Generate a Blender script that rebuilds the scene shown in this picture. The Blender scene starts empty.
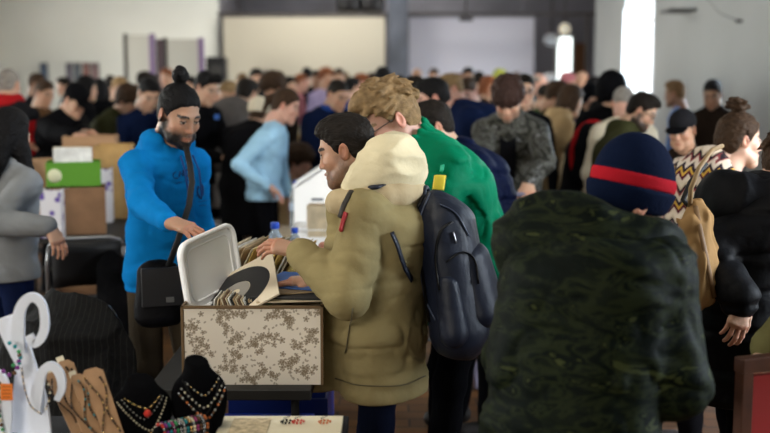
import bpy, math, random
import numpy as np
from mathutils import Vector, Matrix
R = math.radians
random.seed(7)
scn = bpy.context.scene
col = scn.collection

# ------------------------------------------------------------------ camera
CAM_H, PITCH, FPX = 1.65, R(7.0), 1069.0
cam_d = bpy.data.cameras.new('camera'); cam = bpy.data.objects.new('camera', cam_d); col.objects.link(cam)
cam.location = (0, 0, CAM_H); cam.rotation_euler = (R(90) - PITCH, 0, 0)
cam_d.sensor_width = 36; cam_d.lens = 36 * FPX / 770
cam_d.dof.use_dof = True; cam_d.dof.focus_distance = 3.45; cam_d.dof.aperture_fstop = 1.9
scn.camera = cam

# ------------------------------------------------------------------ world, exposure
w = bpy.data.worlds.new('sky'); scn.world = w; w.use_nodes = True
nt = w.node_tree; bg = nt.nodes['Background']
sky = nt.nodes.new('ShaderNodeTexSky'); sky.sky_type = 'NISHITA'; sky.sun_disc = False
sky.sun_elevation = R(35); sky.sun_rotation = R(120)
nt.links.new(sky.outputs[0], bg.inputs[0]); bg.inputs[1].default_value = 1.6
vs = scn.view_settings; vs.view_transform = 'Standard'; vs.look = 'None'; vs.gamma = 1.0
vs.exposure = 0.0; vs.use_curve_mapping = False

def area(name, loc, rot, sx, sy, power, color):
    d = bpy.data.lights.new(name, 'AREA'); d.shape = 'RECTANGLE'; d.size = sx; d.size_y = sy
    d.energy = power; d.color = color
    o = bpy.data.objects.new(name, d); o.location = loc; o.rotation_euler = rot; col.objects.link(o)
    return o
YF_ = -3.0; XR, XL, YB = 4.65, -9.0, 24.0           # right wall, left wall, back wall
COOL = (.80, .90, 1.0); WARM = (1.0, .95, .84)
for yc, pw in ((19.95, 320), (11.2, 170), (3.2, 360)):            # daylight through the tall windows of the right wall
    area('window_and_fill_light', (XR + .30, yc, 2.3), (0, R(90), 0), 2.4, 2.2, pw, COOL)
for yc, pw in ((18.0, 620), (11.0, 250), (4.0, 420)):            # daylight through the windows of the left wall
    area('window_and_fill_light', (XL - .30, yc, 2.3), (0, R(-90), 0), 2.4, 2.3, pw, (1.0, .95, .86))
area('window_and_fill_light', (-3.4, YF_ + .06, 3.1), (R(90), 0, 0), 3.4, 2.0, 235, (1.0, .93, .82))  # added fill from behind the camera; the front wall has no opening
for yc, p in ((2.6, 66), (9.0, 22), (15.0, 50), (21.8, 230), (26.0, 75)):     # added overhead fill without fixtures, brightening hall, back wall and recess
    area('overhead_fill', (-1.2 if yc < 25 else .8, yc, 4.95), (0, 0, 0), 1.6, 1.2, p, WARM)

def at(px, py, Y):
    """world point seen at photo pixel (px, py) at depth Y in front of the camera"""
    dx, dy = px - 385.0, 216.5 - py
    f = FPX * math.cos(PITCH) + dy * math.sin(PITCH)
    z = -FPX * math.sin(PITCH) + dy * math.cos(PITCH)
    return Vector((dx / f * Y, Y, CAM_H + z / f * Y))

# ------------------------------------------------------------------ object helpers
def tag(o, label=None, cat=None, group=None, kind=None):
    if label: o['label'] = label
    if cat: o['category'] = cat
    if group: o['group'] = group
    if kind: o['kind'] = kind
    return o
def empty(name, loc=(0, 0, 0), rz=0.0):
    o = bpy.data.objects.new(name, None); col.objects.link(o); o.location = loc; o.rotation_euler = (0, 0, rz)
    o.empty_display_size = .05
    return o
def copy_tree(o, parent=None):
    c = o.copy(); col.objects.link(c)
    if parent: c.parent = parent
    for ch in [x for x in bpy.data.objects if x.parent == o]: copy_tree(ch, c)
    return c

class MB:
    """collects boxes, tubes, lathes, prisms into ONE mesh object"""
    def __init__(s): s.v = []; s.f = []; s.sm = []; s.mi = []; s.m = 0
    def add(s, vs, fs, smooth=False):
        n = len(s.v); s.v += [tuple(v) for v in vs]
        s.f += [tuple(i + n for i in f) for f in fs]; s.sm += [smooth] * len(fs); s.mi += [s.m] * len(fs)
        return s
    def box(s, c, d, rot=None):
        x, y, z = d[0] / 2, d[1] / 2, d[2] / 2
        b = min(x, y, z) * .16
        vs = []
        for sz in (-1, 1):                                   # bevelled box: 24 vertices
            for sx, sy in ((-1, -1), (1, -1), (1, 1), (-1, 1)):
                vs.append((sx * (x - b), sy * (y - b), sz * z))
        for sz in (-1, 1):
            for sx, sy in ((-1, -1), (1, -1), (1, 1), (-1, 1)):
                vs.append((sx * x, sy * (y - b), sz * (z - b)))
        for sz in (-1, 1):
            for sx, sy in ((-1, -1), (1, -1), (1, 1), (-1, 1)):
                vs.append((sx * (x - b), sy * y, sz * (z - b)))
        fs = [(3, 2, 1, 0), (4, 5, 6, 7),
              (16, 17, 21, 20), (17 + 1, 16 + 3, 20 + 3, 20 + 2), (9, 10, 14, 13), (11, 8, 12, 15)]
        fs += [(0, 1, 17, 16), (1, 2, 10, 9), (2, 3, 19, 18), (3, 0, 8, 11)]
        fs += [(5, 4, 20, 21), (6, 5, 13, 14), (7, 6, 22, 23), (4, 7, 15, 12)]
        fs += [(8, 16, 20, 12), (17, 9, 13, 21), (10, 18, 22, 14), (19, 11, 15, 23)]
        fs += [(0, 16, 8), (1, 9, 17), (2, 18, 10), (3, 11, 19), (4, 12, 20), (5, 21, 13), (6, 14, 22), (7, 23, 15)]
        M = rot if rot is not None else Matrix.Identity(3)
        c = Vector(c)
        return s.add([M @ Vector(v) + c for v in vs], fs)
    def tube(s, pts, r, n=10, closed=False, flat=1.0):
        pts = [Vector(p) for p in pts]; m = len(pts)
        rs = r if isinstance(r, (list, tuple)) else [r] * m
        vs = []; up = None
        for i, p in enumerate(pts):
            a = pts[(i - 1) % m] if (i > 0 or closed) else p
            b = pts[(i + 1) % m] if (i < m - 1 or closed) else p
            t = (b - a).normalized()
            if up is None:
                up = Vector((0, 0, 1)) if abs(t.z) < .9 else Vector((0, 1, 0))
            u = (up - t * up.dot(t)).normalized(); up = u; q = t.cross(u)
            for k in range(n):
                an = 2 * math.pi * k / n
                vs.append(p + (u * math.cos(an) * flat + q * math.sin(an)) * rs[i])
        fs = []
        for i in range(m if closed else m - 1):
            j = (i + 1) % m
            for k in range(n):
                fs.append((i * n + k, i * n + (k + 1) % n, j * n + (k + 1) % n, j * n + k))
        if not closed:
            fs.append(tuple(range(n))[::-1]); fs.append(tuple((m - 1) * n + k for k in range(n)))
        return s.add(vs, fs, True)
    def lathe(s, prof, c=(0, 0, 0), n=28, rot=None, sx=1, sy=1):
        M = rot if rot is not None else Matrix.Identity(3); c = Vector(c); vs = []
        for (r, z) in prof:
            for k in range(n):
                a = 2 * math.pi * k / n
                vs.append(M @ Vector((r * math.cos(a) * sx, r * math.sin(a) * sy, z)) + c)
        fs = []
        for i in range(len(prof) - 1):
            for k in range(n):
                fs.append((i * n + k, i * n + (k + 1) % n, (i + 1) * n + (k + 1) % n, (i + 1) * n + k))
        fs.append(tuple(range(n))[::-1]); fs.append(tuple((len(prof) - 1) * n + k for k in range(n)))
        return s.add(vs, fs, True)
    def prism(s, poly, th, M=None):
        """outline in local x,z; thickness along y, M a 4x4"""
        M = M if M is not None else Matrix.Identity(4); n = len(poly)
        vs = [M @ Vector((x, -th / 2, z)) for x, z in poly] + [M @ Vector((x, th / 2, z)) for x, z in poly]
        fs = [tuple(range(n)), tuple(range(2 * n - 1, n - 1, -1))]
        fs += [(i, i + n, (i + 1) % n + n, (i + 1) % n) for i in range(n)]
        return s.add(vs, fs)
    def build(s, name, mats, parent=None, auto=False):
        me = bpy.data.meshes.new(name); me.from_pydata(s.v, [], s.f)
        if not isinstance(mats, (list, tuple)): mats = [mats]
        for m in mats: me.materials.append(m)
        me.polygons.foreach_set('use_smooth', s.sm); me.polygons.foreach_set('material_index', s.mi)
        me.update()
        o = bpy.data.objects.new(name, me); col.objects.link(o)
        if parent: o.parent = parent
        return o

# ------------------------------------------------------------------ materials
MATS = {}
def mat(name, color, rough=.8, metal=0.0, var=0.0, vscale=6, bump=0.0, bscale=60, bdist=.004, spec=.3, bstretch=(1, 1, 1),
        trans=0.0, sheen=0.0, coat=0.0, emit=None, alpha=1.0, weave=0.0):
    if name in MATS: return MATS[name]
    m = bpy.data.materials.new(name); m.use_nodes = True; nt = m.node_tree; b = nt.nodes['Principled BSDF']
    c = (*color, 1) if len(color) == 3 else color
    b.inputs['Base Color'].default_value = c; b.inputs['Roughness'].default_value = rough
    b.inputs['Metallic'].default_value = metal; b.inputs['Specular IOR Level'].default_value = spec
    b.inputs['Transmission Weight'].default_value = trans; b.inputs['Sheen Weight'].default_value = sheen
    b.inputs['Coat Weight'].default_value = coat; b.inputs['Alpha'].default_value = alpha
    if emit: b.inputs['Emission Color'].default_value = (*emit[:3], 1); b.inputs['Emission Strength'].default_value = emit[3]
    tc = nt.nodes.new('ShaderNodeTexCoord')
    if var > 0:
        n = nt.nodes.new('ShaderNodeTexNoise'); n.inputs['Scale'].default_value = vscale; n.inputs['Detail'].default_value = 5
        nt.links.new(tc.outputs['Object'], n.inputs['Vector'])
        r = nt.nodes.new('ShaderNodeValToRGB'); r.color_ramp.elements[0].position = .3; r.color_ramp.elements[1].position = .7
        r.color_ramp.elements[0].color = (*[x * (1 - var) for x in color[:3]], 1)
        r.color_ramp.elements[1].color = (*[min(1, x * (1 + var)) for x in color[:3]], 1)
        nt.links.new(n.outputs[0], r.inputs[0]); nt.links.new(r.outputs[0], b.inputs['Base Color'])
    if bump > 0:
        mp = nt.nodes.new('ShaderNodeMapping'); mp.inputs['Scale'].default_value = bstretch
        n = nt.nodes.new('ShaderNodeTexNoise'); n.inputs['Scale'].default_value = bscale; n.inputs['Detail'].default_value = 4
        nt.links.new(tc.outputs['Object'], mp.inputs[0]); nt.links.new(mp.outputs[0], n.inputs['Vector'])
        bp = nt.nodes.new('ShaderNodeBump'); bp.inputs['Strength'].default_value = bump; bp.inputs['Distance'].default_value = bdist
        nt.links.new(n.outputs[0], bp.inputs['Height']); nt.links.new(bp.outputs[0], b.inputs['Normal'])
    MATS[name] = m
    return m
def fabric(name, color, rough=.85, **k):
    k.setdefault('var', .14); k.setdefault('bump', .6); k.setdefault('bscale', 34); k.setdefault('bdist', .005); k.setdefault('sheen', 0.0); k.setdefault('spec', .03)
    return mat(name, color, rough, **k)
def colmat(name, rough=.6, bump=0.0, bscale=90, sss=0.0, spec=.4):
    """material reading the mesh's own surface colours (skin, printed patterns)"""
    if name in MATS: return MATS[name]
    m = bpy.data.materials.new(name); m.use_nodes = True; nt = m.node_tree; b = nt.nodes['Principled BSDF']
    a = nt.nodes.new('ShaderNodeAttribute'); a.attribute_name = 'Col'
    nt.links.new(a.outputs['Color'], b.inputs['Base Color']); b.inputs['Roughness'].default_value = rough
    b.inputs['Specular IOR Level'].default_value = spec
    if sss: b.inputs['Subsurface Weight'].default_value = sss; b.inputs['Subsurface Scale'].default_value = .01
    if bump:
        tc = nt.nodes.new('ShaderNodeTexCoord'); n = nt.nodes.new('ShaderNodeTexNoise'); n.inputs['Scale'].default_value = bscale
        nt.links.new(tc.outputs['Object'], n.inputs['Vector'])
        bp = nt.nodes.new('ShaderNodeBump'); bp.inputs['Strength'].default_value = bump; bp.inputs['Distance'].default_value = .004
        nt.links.new(n.outputs[0], bp.inputs['Height']); nt.links.new(bp.outputs[0], b.inputs['Normal'])
    MATS[name] = m
    return m

# ------------------------------------------------------------------ implicit surface modeller
def noise3(p, seed=0):
    """smooth value noise in 0..1 for an (N,3) array"""
    i = np.floor(p).astype(np.int64); f = p - i; f = f * f * (3 - 2 * f); out = 0
    for dx in (0, 1):
        wx = f[:, 0] if dx else 1 - f[:, 0]
        for dy in (0, 1):
            wy = f[:, 1] if dy else 1 - f[:, 1]
            for dz in (0, 1):
                wz = f[:, 2] if dz else 1 - f[:, 2]
                h = (i[:, 0] + dx) * 374761393 + (i[:, 1] + dy) * 668265263 + (i[:, 2] + dz) * 2147483647 + seed * 144665
                h = (h ^ (h >> 13)) * 1274126177
                h = (h ^ (h >> 16)) & 0xffff
                out = out + (h / 65535.0) * wx * wy * wz
    return out

class Field:
    def __init__(s, lo, hi, h):
        s.lo = np.array(lo, float); s.h = h
        s.n = np.ceil((np.array(hi, float) - s.lo) / h).astype(int) + 1
        s.D = np.full(s.n, 1.0, np.float32)
        s.ax = [s.lo[i] + h * np.arange(s.n[i]) for i in range(3)]
    def _sub(s, lo, hi):
        a = np.maximum(0, np.floor((lo - s.lo) / s.h).astype(int)); b = np.minimum(s.n, np.ceil((hi - s.lo) / s.h).astype(int) + 2)
        if (b <= a).any(): return None
        sl = tuple(slice(a[i], b[i]) for i in range(3))
        g = np.meshgrid(*[s.ax[i][sl[i]] for i in range(3)], indexing='ij')
        return sl, g
    def _mix(s, sl, d, k, op):
        A = s.D[sl]
        if op == 'sub':
            d = -d; h = np.maximum(k - np.abs(A - d), 0) / k; s.D[sl] = np.maximum(A, d) + h * h * k * .25
        else:
            h = np.maximum(k - np.abs(A - d), 0) / k; s.D[sl] = np.minimum(A, d) - h * h * k * .25
    def seg(s, a, b, ra, rb=None, k=.02, sc=1.0, op='u', axis=0):
        """round cone from a to b; widened by sc along the axis"""
        rb = ra if rb is None else rb
        a = np.array(a, float); b = np.array(b, float); R_ = max(ra, rb) * max(sc, 1) + k + 2 * s.h
        r = s._sub(np.minimum(a, b) - R_, np.maximum(a, b) + R_)
        if r is None: return s
        sl, g = r; ab = b - a; L = max(1e-9, ab @ ab)
        t = np.clip(sum((g[i] - a[i]) * ab[i] for i in range(3)) / L, 0, 1)
        q = [(g[i] - a[i] - t * ab[i]) / (sc if i == axis else 1.0) for i in range(3)]
        d = np.sqrt(q[0] ** 2 + q[1] ** 2 + q[2] ** 2) - (ra + (rb - ra) * t)
        s._mix(sl, d.astype(np.float32), k, op); return s
    def ell(s, c, rad, k=.02, op='u', M=None):
        c = np.array(c, float); rad = np.array(rad, float); R_ = rad.max() + k + 2 * s.h
        r = s._sub(c - R_, c + R_)
        if r is None: return s
        sl, g = r; q = [g[i] - c[i] for i in range(3)]
        if M is not None: q = [sum(M[j][i] * q[j] for j in range(3)) for i in range(3)]
        k0 = np.sqrt(sum((q[i] / rad[i]) ** 2 for i in range(3))); k1 = np.sqrt(sum((q[i] / rad[i] ** 2) ** 2 for i in range(3))) + 1e-6
        s._mix(sl, (k0 * (k0 - 1) / k1).astype(np.float32), k, op); return s
    def path(s, pts, r, k=.02, **kw):
        rs = r if isinstance(r, (list, tuple)) else [r] * len(pts)
        for i in range(len(pts) - 1): s.seg(pts[i], pts[i + 1], rs[i], rs[i + 1], k, **kw)
        return s
    def apply(s, fn, band=.06):
        """D += fn(points) near the surface"""
        m = np.abs(s.D) < band; ix = np.argwhere(m); p = s.lo + ix * s.h
        s.D[m] += fn(p).astype(np.float32); return s
    def clip(s, fn, k=.006):
        """keep where fn(points) < 0"""
        m = s.D < .1; ix = np.argwhere(m); p = s.lo + ix * s.h; d = fn(p); A = s.D[m]
        h = np.maximum(k - np.abs(A - d), 0) / k; s.D[m] = np.maximum(A, d) + h * h * k * .25; return s
    def mesh(s):
        D = s.D; D[0] = D[-1] = 1; D[:, 0] = D[:, -1] = 1; D[:, :, 0] = D[:, :, -1] = 1
        I = (D < 0).astype(np.int8); nx, ny, nz = D.shape
        cnt = sum(I[a:nx - 1 + a, b:ny - 1 + b, c:nz - 1 + c] for a in (0, 1) for b in (0, 1) for c in (0, 1))
        act = (cnt > 0) & (cnt < 8); ix = np.argwhere(act)
        if len(ix) == 0: return np.zeros((0, 3)), np.zeros((0, 4), int)
        vid = np.full(act.shape, -1, np.int64); vid[act] = np.arange(len(ix))
        cs = np.array([(a, b, c) for a in (0, 1) for b in (0, 1) for c in (0, 1)])
        val = [D[ix[:, 0] + c[0], ix[:, 1] + c[1], ix[:, 2] + c[2]] for c in cs]
        P = np.zeros((len(ix), 3)); N = np.zeros(len(ix))
        for i in range(8):
            for j in range(i + 1, 8):
                if np.abs(cs[i] - cs[j]).sum() != 1: continue
                m = (val[i] < 0) != (val[j] < 0); t = val[i][m] / (val[i][m] - val[j][m])
                P[m] += cs[i] + t[:, None] * (cs[j] - cs[i]); N[m] += 1
        V = s.lo + (ix + P / N[:, None]) * s.h; Q = []
        for ax in range(3):
            u, v = (ax + 1) % 3, (ax + 2) % 3
            sa = [slice(None)] * 3; sb = [slice(None)] * 3; sa[ax] = slice(0, -1); sb[ax] = slice(1, None)
            d = I[tuple(sa)] - I[tuple(sb)]; e = np.argwhere(d != 0)
            e = e[(e[:, u] > 0) & (e[:, v] > 0)]; sg = d[e[:, 0], e[:, 1], e[:, 2]]
            def c(du, dv):
                q = e.copy(); q[:, u] -= du; q[:, v] -= dv
                return vid[q[:, 0], q[:, 1], q[:, 2]]
            q = np.stack([c(1, 1), c(0, 1), c(0, 0), c(1, 0)], 1)
            q[sg < 0] = q[sg < 0][:, ::-1]; Q.append(q)
        return V, np.concatenate(Q)

def mesh_obj(name, parts, mats, parent=None):
    """parts: list of (V, F, colours or None, material index) merged into one mesh object"""
    V = np.concatenate([p[0] for p in parts]); off = 0; F = []; C_ = []; MI = []
    for p in parts:
        F.append(p[1] + off); off += len(p[0]); MI.append(np.full(len(p[1]), p[3] if len(p) > 3 else 0))
        c = p[2] if len(p) > 2 and p[2] is not None else np.ones((len(p[0]), 3))
        C_.append(np.concatenate([c, np.ones((len(c), 1))], 1))
    F = np.concatenate(F); C_ = np.concatenate(C_); MI = np.concatenate(MI)
    me = bpy.data.meshes.new(name); me.vertices.add(len(V)); me.vertices.foreach_set('co', V.astype(np.float32).ravel())
    n = F.shape[1]; me.loops.add(len(F) * n); me.loops.foreach_set('vertex_index', F.astype(np.int32).ravel())
    me.polygons.add(len(F)); me.polygons.foreach_set('loop_start', np.arange(0, len(F) * n, n, dtype=np.int32))
    me.polygons.foreach_set('use_smooth', np.ones(len(F), bool)); me.polygons.foreach_set('material_index', MI.astype(np.int32))
    if not isinstance(mats, (list, tuple)): mats = [mats]
    for m in mats: me.materials.append(m)
    if any(len(p) > 2 and p[2] is not None for p in parts):
        at_ = me.color_attributes.new('Col', 'FLOAT_COLOR', 'POINT'); at_.data.foreach_set('color', C_.astype(np.float32).ravel())
    me.update(calc_edges=True); me.validate()
    o = bpy.data.objects.new(name, me); col.objects.link(o)
    if parent: o.parent = parent
    return o

def smooth(pts, n=5):
    o = []; P = [np.array(p, float) for p in pts]; P = [2 * P[0] - P[1]] + P + [2 * P[-1] - P[-2]]
    for i in range(1, len(P) - 2):
        for t_ in np.linspace(0, 1, n, endpoint=False):
            o.append(.5 * (2 * P[i] + (P[i + 1] - P[i - 1]) * t_ + (2 * P[i - 1] - 5 * P[i] + 4 * P[i + 1] - P[i + 2]) * t_ ** 2 + (3 * P[i] - 3 * P[i + 1] + P[i + 2] - P[i - 1]) * t_ ** 3))
    o.append(P[-2]); return o

# ------------------------------------------------------------------ people
from mathutils.bvhtree import BVHTree
def onto(S, px, py, off=.004):
    """point of a garment's surface seen at a photo pixel, in the wearer's frame"""
    o = Vector((0, 0, CAM_H)); d = (at(px, py, 5) - o).normalized(); h = S['bvh'].ray_cast(o, d)
    if h[0] is None: print('NOHIT', px, py, S['label']); return None
    return Vector(S['L'](np.array(h[0] + h[1] * (off if h[1].dot(d) < 0 else -off))))
def stroke(name, S, pix, r, m, parent=None, flat=.5, n=4, off=.004):
    pts = [onto(S, float(x), float(y), off) for x, y in smooth([(*p, 0) for p in pix], n)[:, :2]] if False else [onto(S, float(q[0]), float(q[1]), off) for q in smooth(pix, n)]
    pts = [p for p in pts if p is not None]
    if len(pts) < 2: return None
    return MB().tube(pts, r, 8, flat=flat).build(name, m, parent or S['P'])
def rx(a): c, s = math.cos(a), math.sin(a); return np.array([[1, 0, 0], [0, c, -s], [0, s, c]])
def ry(a): c, s = math.cos(a), math.sin(a); return np.array([[c, 0, s], [0, 1, 0], [-s, 0, c]])
def rz(a): c, s = math.cos(a), math.sin(a); return np.array([[c, -s, 0], [s, c, 0], [0, 0, 1]])
def nrm(v): v = np.array(v, float); return v / (np.linalg.norm(v) + 1e-9)

CACHE = {}
def sm(x, a, b): t = np.clip((x - a) / (b - a), 0, 1); return t * t * (3 - 2 * t)

def head_mesh(h, jaw=1.0, nose=1.0, female=False):
    key = ('head', h, jaw, nose, female)
    if key in CACHE: return CACHE[key]
    F = Field((-.105, -.14, -.19), (.105, .125, .14), h)
    F.ell((0, .012, .044), (.073, .093, .080), k=.01)
    F.ell((0, -.028, -.022), (.060, .062, .082), k=.03)
    w = .043 * jaw
    F.path([(-w - .012, .0, -.05), (-w, -.045, -.078), (0, -.076, -.096), (w, -.045, -.078), (w + .012, .0, -.05)], [.017, .016, .017, .016, .017], k=.03)
    F.ell((0, -.079, -.092), (.02, .016, .016), k=.02)
    if not female: F.seg((-.036, -.078, .026), (.036, -.078, .026), .011, k=.02)
    F.ell((.042, -.058, -.022), (.021, .02, .018), k=.025); F.ell((-.042, -.058, -.022), (.021, .02, .018), k=.025)
    for s_ in (-1, 1): F.ell((s_ * .031, -.101, .009), (.018, .016, .012), k=.018, op='sub')
    for s_ in (-1, 1): F.ell((s_ * .031, -.077, .008), (.0145, .0125, .0115), k=.004)
    F.seg((0, -.085, .018), (0, -.098 - .008 * nose, -.027), .006, .0088, k=.014)
    for s_ in (-1, 1): F.ell((s_ * .011, -.094, -.031), (.008, .010, .007), k=.008)
    F.ell((0, -.082, -.062), (.026, .014, .018), k=.015)
    F.path([(-.022, -.086, -.061), (-.006, -.0965, -.057), (0, -.0955, -.0585), (.006, -.0965, -.057), (.022, -.086, -.061)], [.003, .0052, .005, .0052, .003], k=.005)
    F.path([(-.019, -.086, -.067), (0, -.094, -.0695), (.019, -.086, -.067)], [.0035, .0065, .0035], k=.005)
    F.seg((-.021, -.098, -.0633), (.021, -.098, -.0633), .0022, k=.004, op='sub')
    for s_ in (-1, 1):
        M = rz(s_ * .35) @ rx(-.15)
        F.ell((s_ * .079, .012, -.002), (.0075, .018, .031), k=.006, M=M)
        F.ell((s_ * .086, .009, .002), (.006, .010, .017), k=.004, op='sub', M=M)
    F.seg((0, .018, -.03), (0, .040, -.145), .054, .056, k=.03)
    F.seg((0, .02, -.03), (0, .045, -.15), .05, .056, k=.03)
    CACHE[key] = F.mesh(); return CACHE[key]

def head_colors(V, skin, browc=None, beard=0.0, beardc=(.03, .02, .015), lip=(.45, .18, .15), eyes=True):
    x, y, z = np.abs(V[:, 0]), V[:, 1], V[:, 2]; s = np.array(skin); C_ = np.tile(s, (len(V), 1))
    def mix(m, c):
        m = np.clip(m, 0, 1)[:, None]; C_[:] = C_ * (1 - m) + np.array(c) * m
    mix(.35 * np.exp(-(((x - .045) / .022) ** 2 + ((z + .022) / .02) ** 2)) * (y < -.03), s * np.array((1.05, .62, .55)))
    mix(.4 * np.exp(-((x / .016) ** 2 + ((z + .026) / .016) ** 2)) * (y < -.09), s * np.array((1.05, .62, .55)))
    mix(.5 * sm(x, .074, .08) * (z > -.05), s * np.array((1.05, .6, .52)))
    n = noise3(V * 260, 3)
    if beard > 0:
        line = -.030 - .25 * np.maximum(0, x - .03)
        zone = sm(-z, .030 , .062) * sm(-z, -1, 0) * (y < .03 - 0 * x) * sm(-z, .0, .005)
        side = sm(x, .050, .070) * sm(.004 - y, -.02, .012) * sm(y, -.045, -.02) * sm(-z, -.004, .012) * (z > -.07)
        mouth = np.exp(-((x / .022) ** 4 + ((z + .064) / .010) ** 4)) * (y < -.07)
        under = (z < -.135) | (y > .03)
        a = np.clip(np.maximum(zone, side) - mouth, 0, 1) * (~under)
        a = a * np.where((z > -.045) & (x < .017) & (z > -.043), 0, 1)
        mix(a * beard * (.75 + .4 * n), beardc)
    mix(np.exp(-((x / .023) ** 4 + ((z + .0645) / .0085) ** 4)) * (y < -.082) * .8, lip)
    if browc is not None:
        bz = .029 + .004 * np.sin(np.clip((x - .012) / .04, 0, 1) * 3.1)
        mix((np.abs(z - bz) < .0052) * (x > .012) * (x < .052) * (y < -.06) * (.8 + .3 * n), browc)
    if eyes:
        e = (((x - .031) / .0135) ** 2 + ((z - .006) / .0055) ** 2 < 1) & (y < -.075)
        mix(e * .75, (.5, .45, .42))
        i = (((x - .031) / .0058) ** 2 + ((z - .006) / .0055) ** 2 < 1) & (y < -.075); mix(i * 1.0, (.02, .012, .008))
        l = (np.abs(z - .0122 + 6 * (x - .031) ** 2) < .0024) & (np.abs(x - .031) < .015) & (y < -.07); mix(l * .9, (.03, .018, .012))
    return C_

def hair_mesh(kind, h, seed=0):
    key = ('hair', kind, h, seed)
    if key in CACHE: return CACHE[key]
    big = kind in ('long', 'longbun')
    F = Field((-.17, -.18, -.42 if big else -.17), (.17, .22, .27), h)
    t = dict(short=.006, crop=.003, balding=.004, curly=.022, shaggy=.011, wavy=.022, manbun=.006, bun=.008, topbun=.008, bob=.016, long=.014, longbun=.014, mop=.03, quiff=.010, pony=.008, fringe=.004).get(kind, .01)
    F.ell((0, .014, .046), (.073 + t, .093 + t, .080 + t), k=.01)
    if kind in ('curly', 'wavy', 'mop'): F.ell((0, -.02, .09), (.07, .085, .055), k=.03)
    if kind == 'shaggy': F.ell((0, -.03, .105), (.058, .075, .040), k=.03)
    if kind == 'quiff': F.path([(-.045, -.055, .105), (0, -.078, .122), (.045, -.055, .105)], .03, k=.03)
    if kind == 'short': F.ell((0, -.03, .092), (.056, .060, .040), k=.03)
    if kind == 'mop':
        F.ell((0, -.075, .06), (.07, .045, .055), k=.03)
    if kind in ('bob', 'long', 'longbun', 'pony', 'bun', 'topbun'):
        F.ell((0, .045, -.01), (.074, .065, .075), k=.03)
    if kind in ('short', 'crop', 'curly', 'shaggy', 'wavy', 'mop', 'quiff', 'manbun', 'topbun'): F.ell((0, .038, -.012), (.064 + t * .5, .064 + t * .4, .068), k=.03)
    if kind == 'bob':
        for s_ in (-1, 1): F.path([(s_ * .075, -.01, .03), (s_ * .082, -.005, -.07)], [.03, .026], k=.03)
        F.path([(0, .07, 0), (0, .075, -.1)], [.05, .045], sc=1.6, k=.04)
    if kind == 'long':
        for s_ in (-1, 1): F.path([(s_ * .07, -.0, .03), (s_ * .095, .0, -.1), (s_ * .125, -.02, -.2), (s_ * .12, -.06, -.34)], [.032, .038, .042, .03], k=.04)
        F.path([(0, .07, 0), (0, .13, -.14), (0, .155, -.36)], [.055, .055, .04], sc=1.9, k=.05)
    hl_pts_y = [-.12, -.085, -.06, -.035, -.015, .012, .035, .07, .12]
    hl_pts_z = [.085, .078, .062, .030, -.012, .028, -.035, -.085, -.09]
    if kind in ('balding', 'fringe'): hl_pts_z = [.2, .2, .2, .2, .05, .028, -.035, -.07, -.08]
    if kind in ('long', 'bob'): hl_pts_z = [.085, .075, .058, .03, -.45, -.45, -.45, -.45, -.45]
    if kind in ('mop',): hl_pts_z = [.028, .025, .02, .0, -.02, -.0, -.05, -.09, -.10]
    if kind == 'shaggy': hl_pts_z = [.098, .090, .070, .040, -.005, .028, -.06, -.10, -.11]
    F.clip(lambda p: (np.interp(p[:, 1], hl_pts_y, hl_pts_z) - p[:, 2]) * .75, k=.012)
    if kind in ('balding',): F.clip(lambda p: p[:, 2] - .085 + 0 * p[:, 0], k=.02)
    if kind in ('manbun',):
        F.ell((0, .050, .155), (.036, .036, .032), k=.010); F.ell((.014, .075, .160), (.024, .026, .022), k=.008); F.ell((-.018, .035, .172), (.022, .022, .018), k=.008); F.ell((.0, .055, .182), (.02, .024, .014), k=.008)
    if kind in ('topbun',):
        F.ell((0, .03, .160), (.040, .040, .034), k=.012)
        for i in range(12):
            a = i * 2.4; F.ell((.036 * math.cos(a), .03 + .040 * math.sin(a), .168 + .018 * math.sin(i * 1.7)), (.016, .019, .012), k=.004)
    if kind in ('bun', 'longbun'): F.ell((0, .125, .05), (.035, .035, .035), k=.012)
    if kind == 'pony': F.path([(0, .1, .05), (0, .14, 0), (0, .14, -.12)], [.02, .026, .012], k=.02)
    if kind in ('shaggy', 'mop', 'curly') and h < .008:
        rg = np.random.RandomState(seed + 3)
        for i in range(130 if kind == 'shaggy' else 90):
            a = rg.uniform(0, 6.283); e = rg.uniform(-.1, 1.45); n_ = np.array((math.cos(a) * math.cos(e), math.sin(a) * math.cos(e), math.sin(e)))
            p = np.array((0, .014, .046)) + n_ * np.array((.078, .099, .090))
            if p[2] < np.interp(p[1], [-.12, -.035, .012, .035, .12], [.07, .035, .03, -.03, -.09]): continue
            tg = np.array((rg.normal(0, .4), -1.0 if p[1] < .05 else .5, -.25 if p[1] < .05 else -.8)); tg = nrm(tg - n_ * (tg @ n_)); m_ = p + tg * .02 + n_ * rg.uniform(.004, .012)
            q = m_ + tg * rg.uniform(.012, .03) + n_ * rg.uniform(-.006, .014); F.seg(p, m_, .0095, .008, k=.004); F.seg(m_, q, .008, .003, k=.003)
    amp = dict(curly=.020, shaggy=.006, wavy=.011, mop=.016, topbun=.006, manbun=.0035, short=.005, crop=.001, balding=.001).get(kind, .004)
    fr = dict(curly=(55, 55, 55), shaggy=(75, 40, 75), mop=(60, 60, 40), topbun=(110, 60, 110)).get(kind, (130, 45, 110))
    F.apply(lambda p: -amp * (1.2 * noise3(p * np.array(fr), seed) + .6 * noise3(p * np.array(fr) * 2.1, seed + 5) - .9))
    # head stays inside: hair is a cap, its inner side is hidden by the skull
    CACHE[key] = F.mesh(); return CACHE[key]

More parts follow.
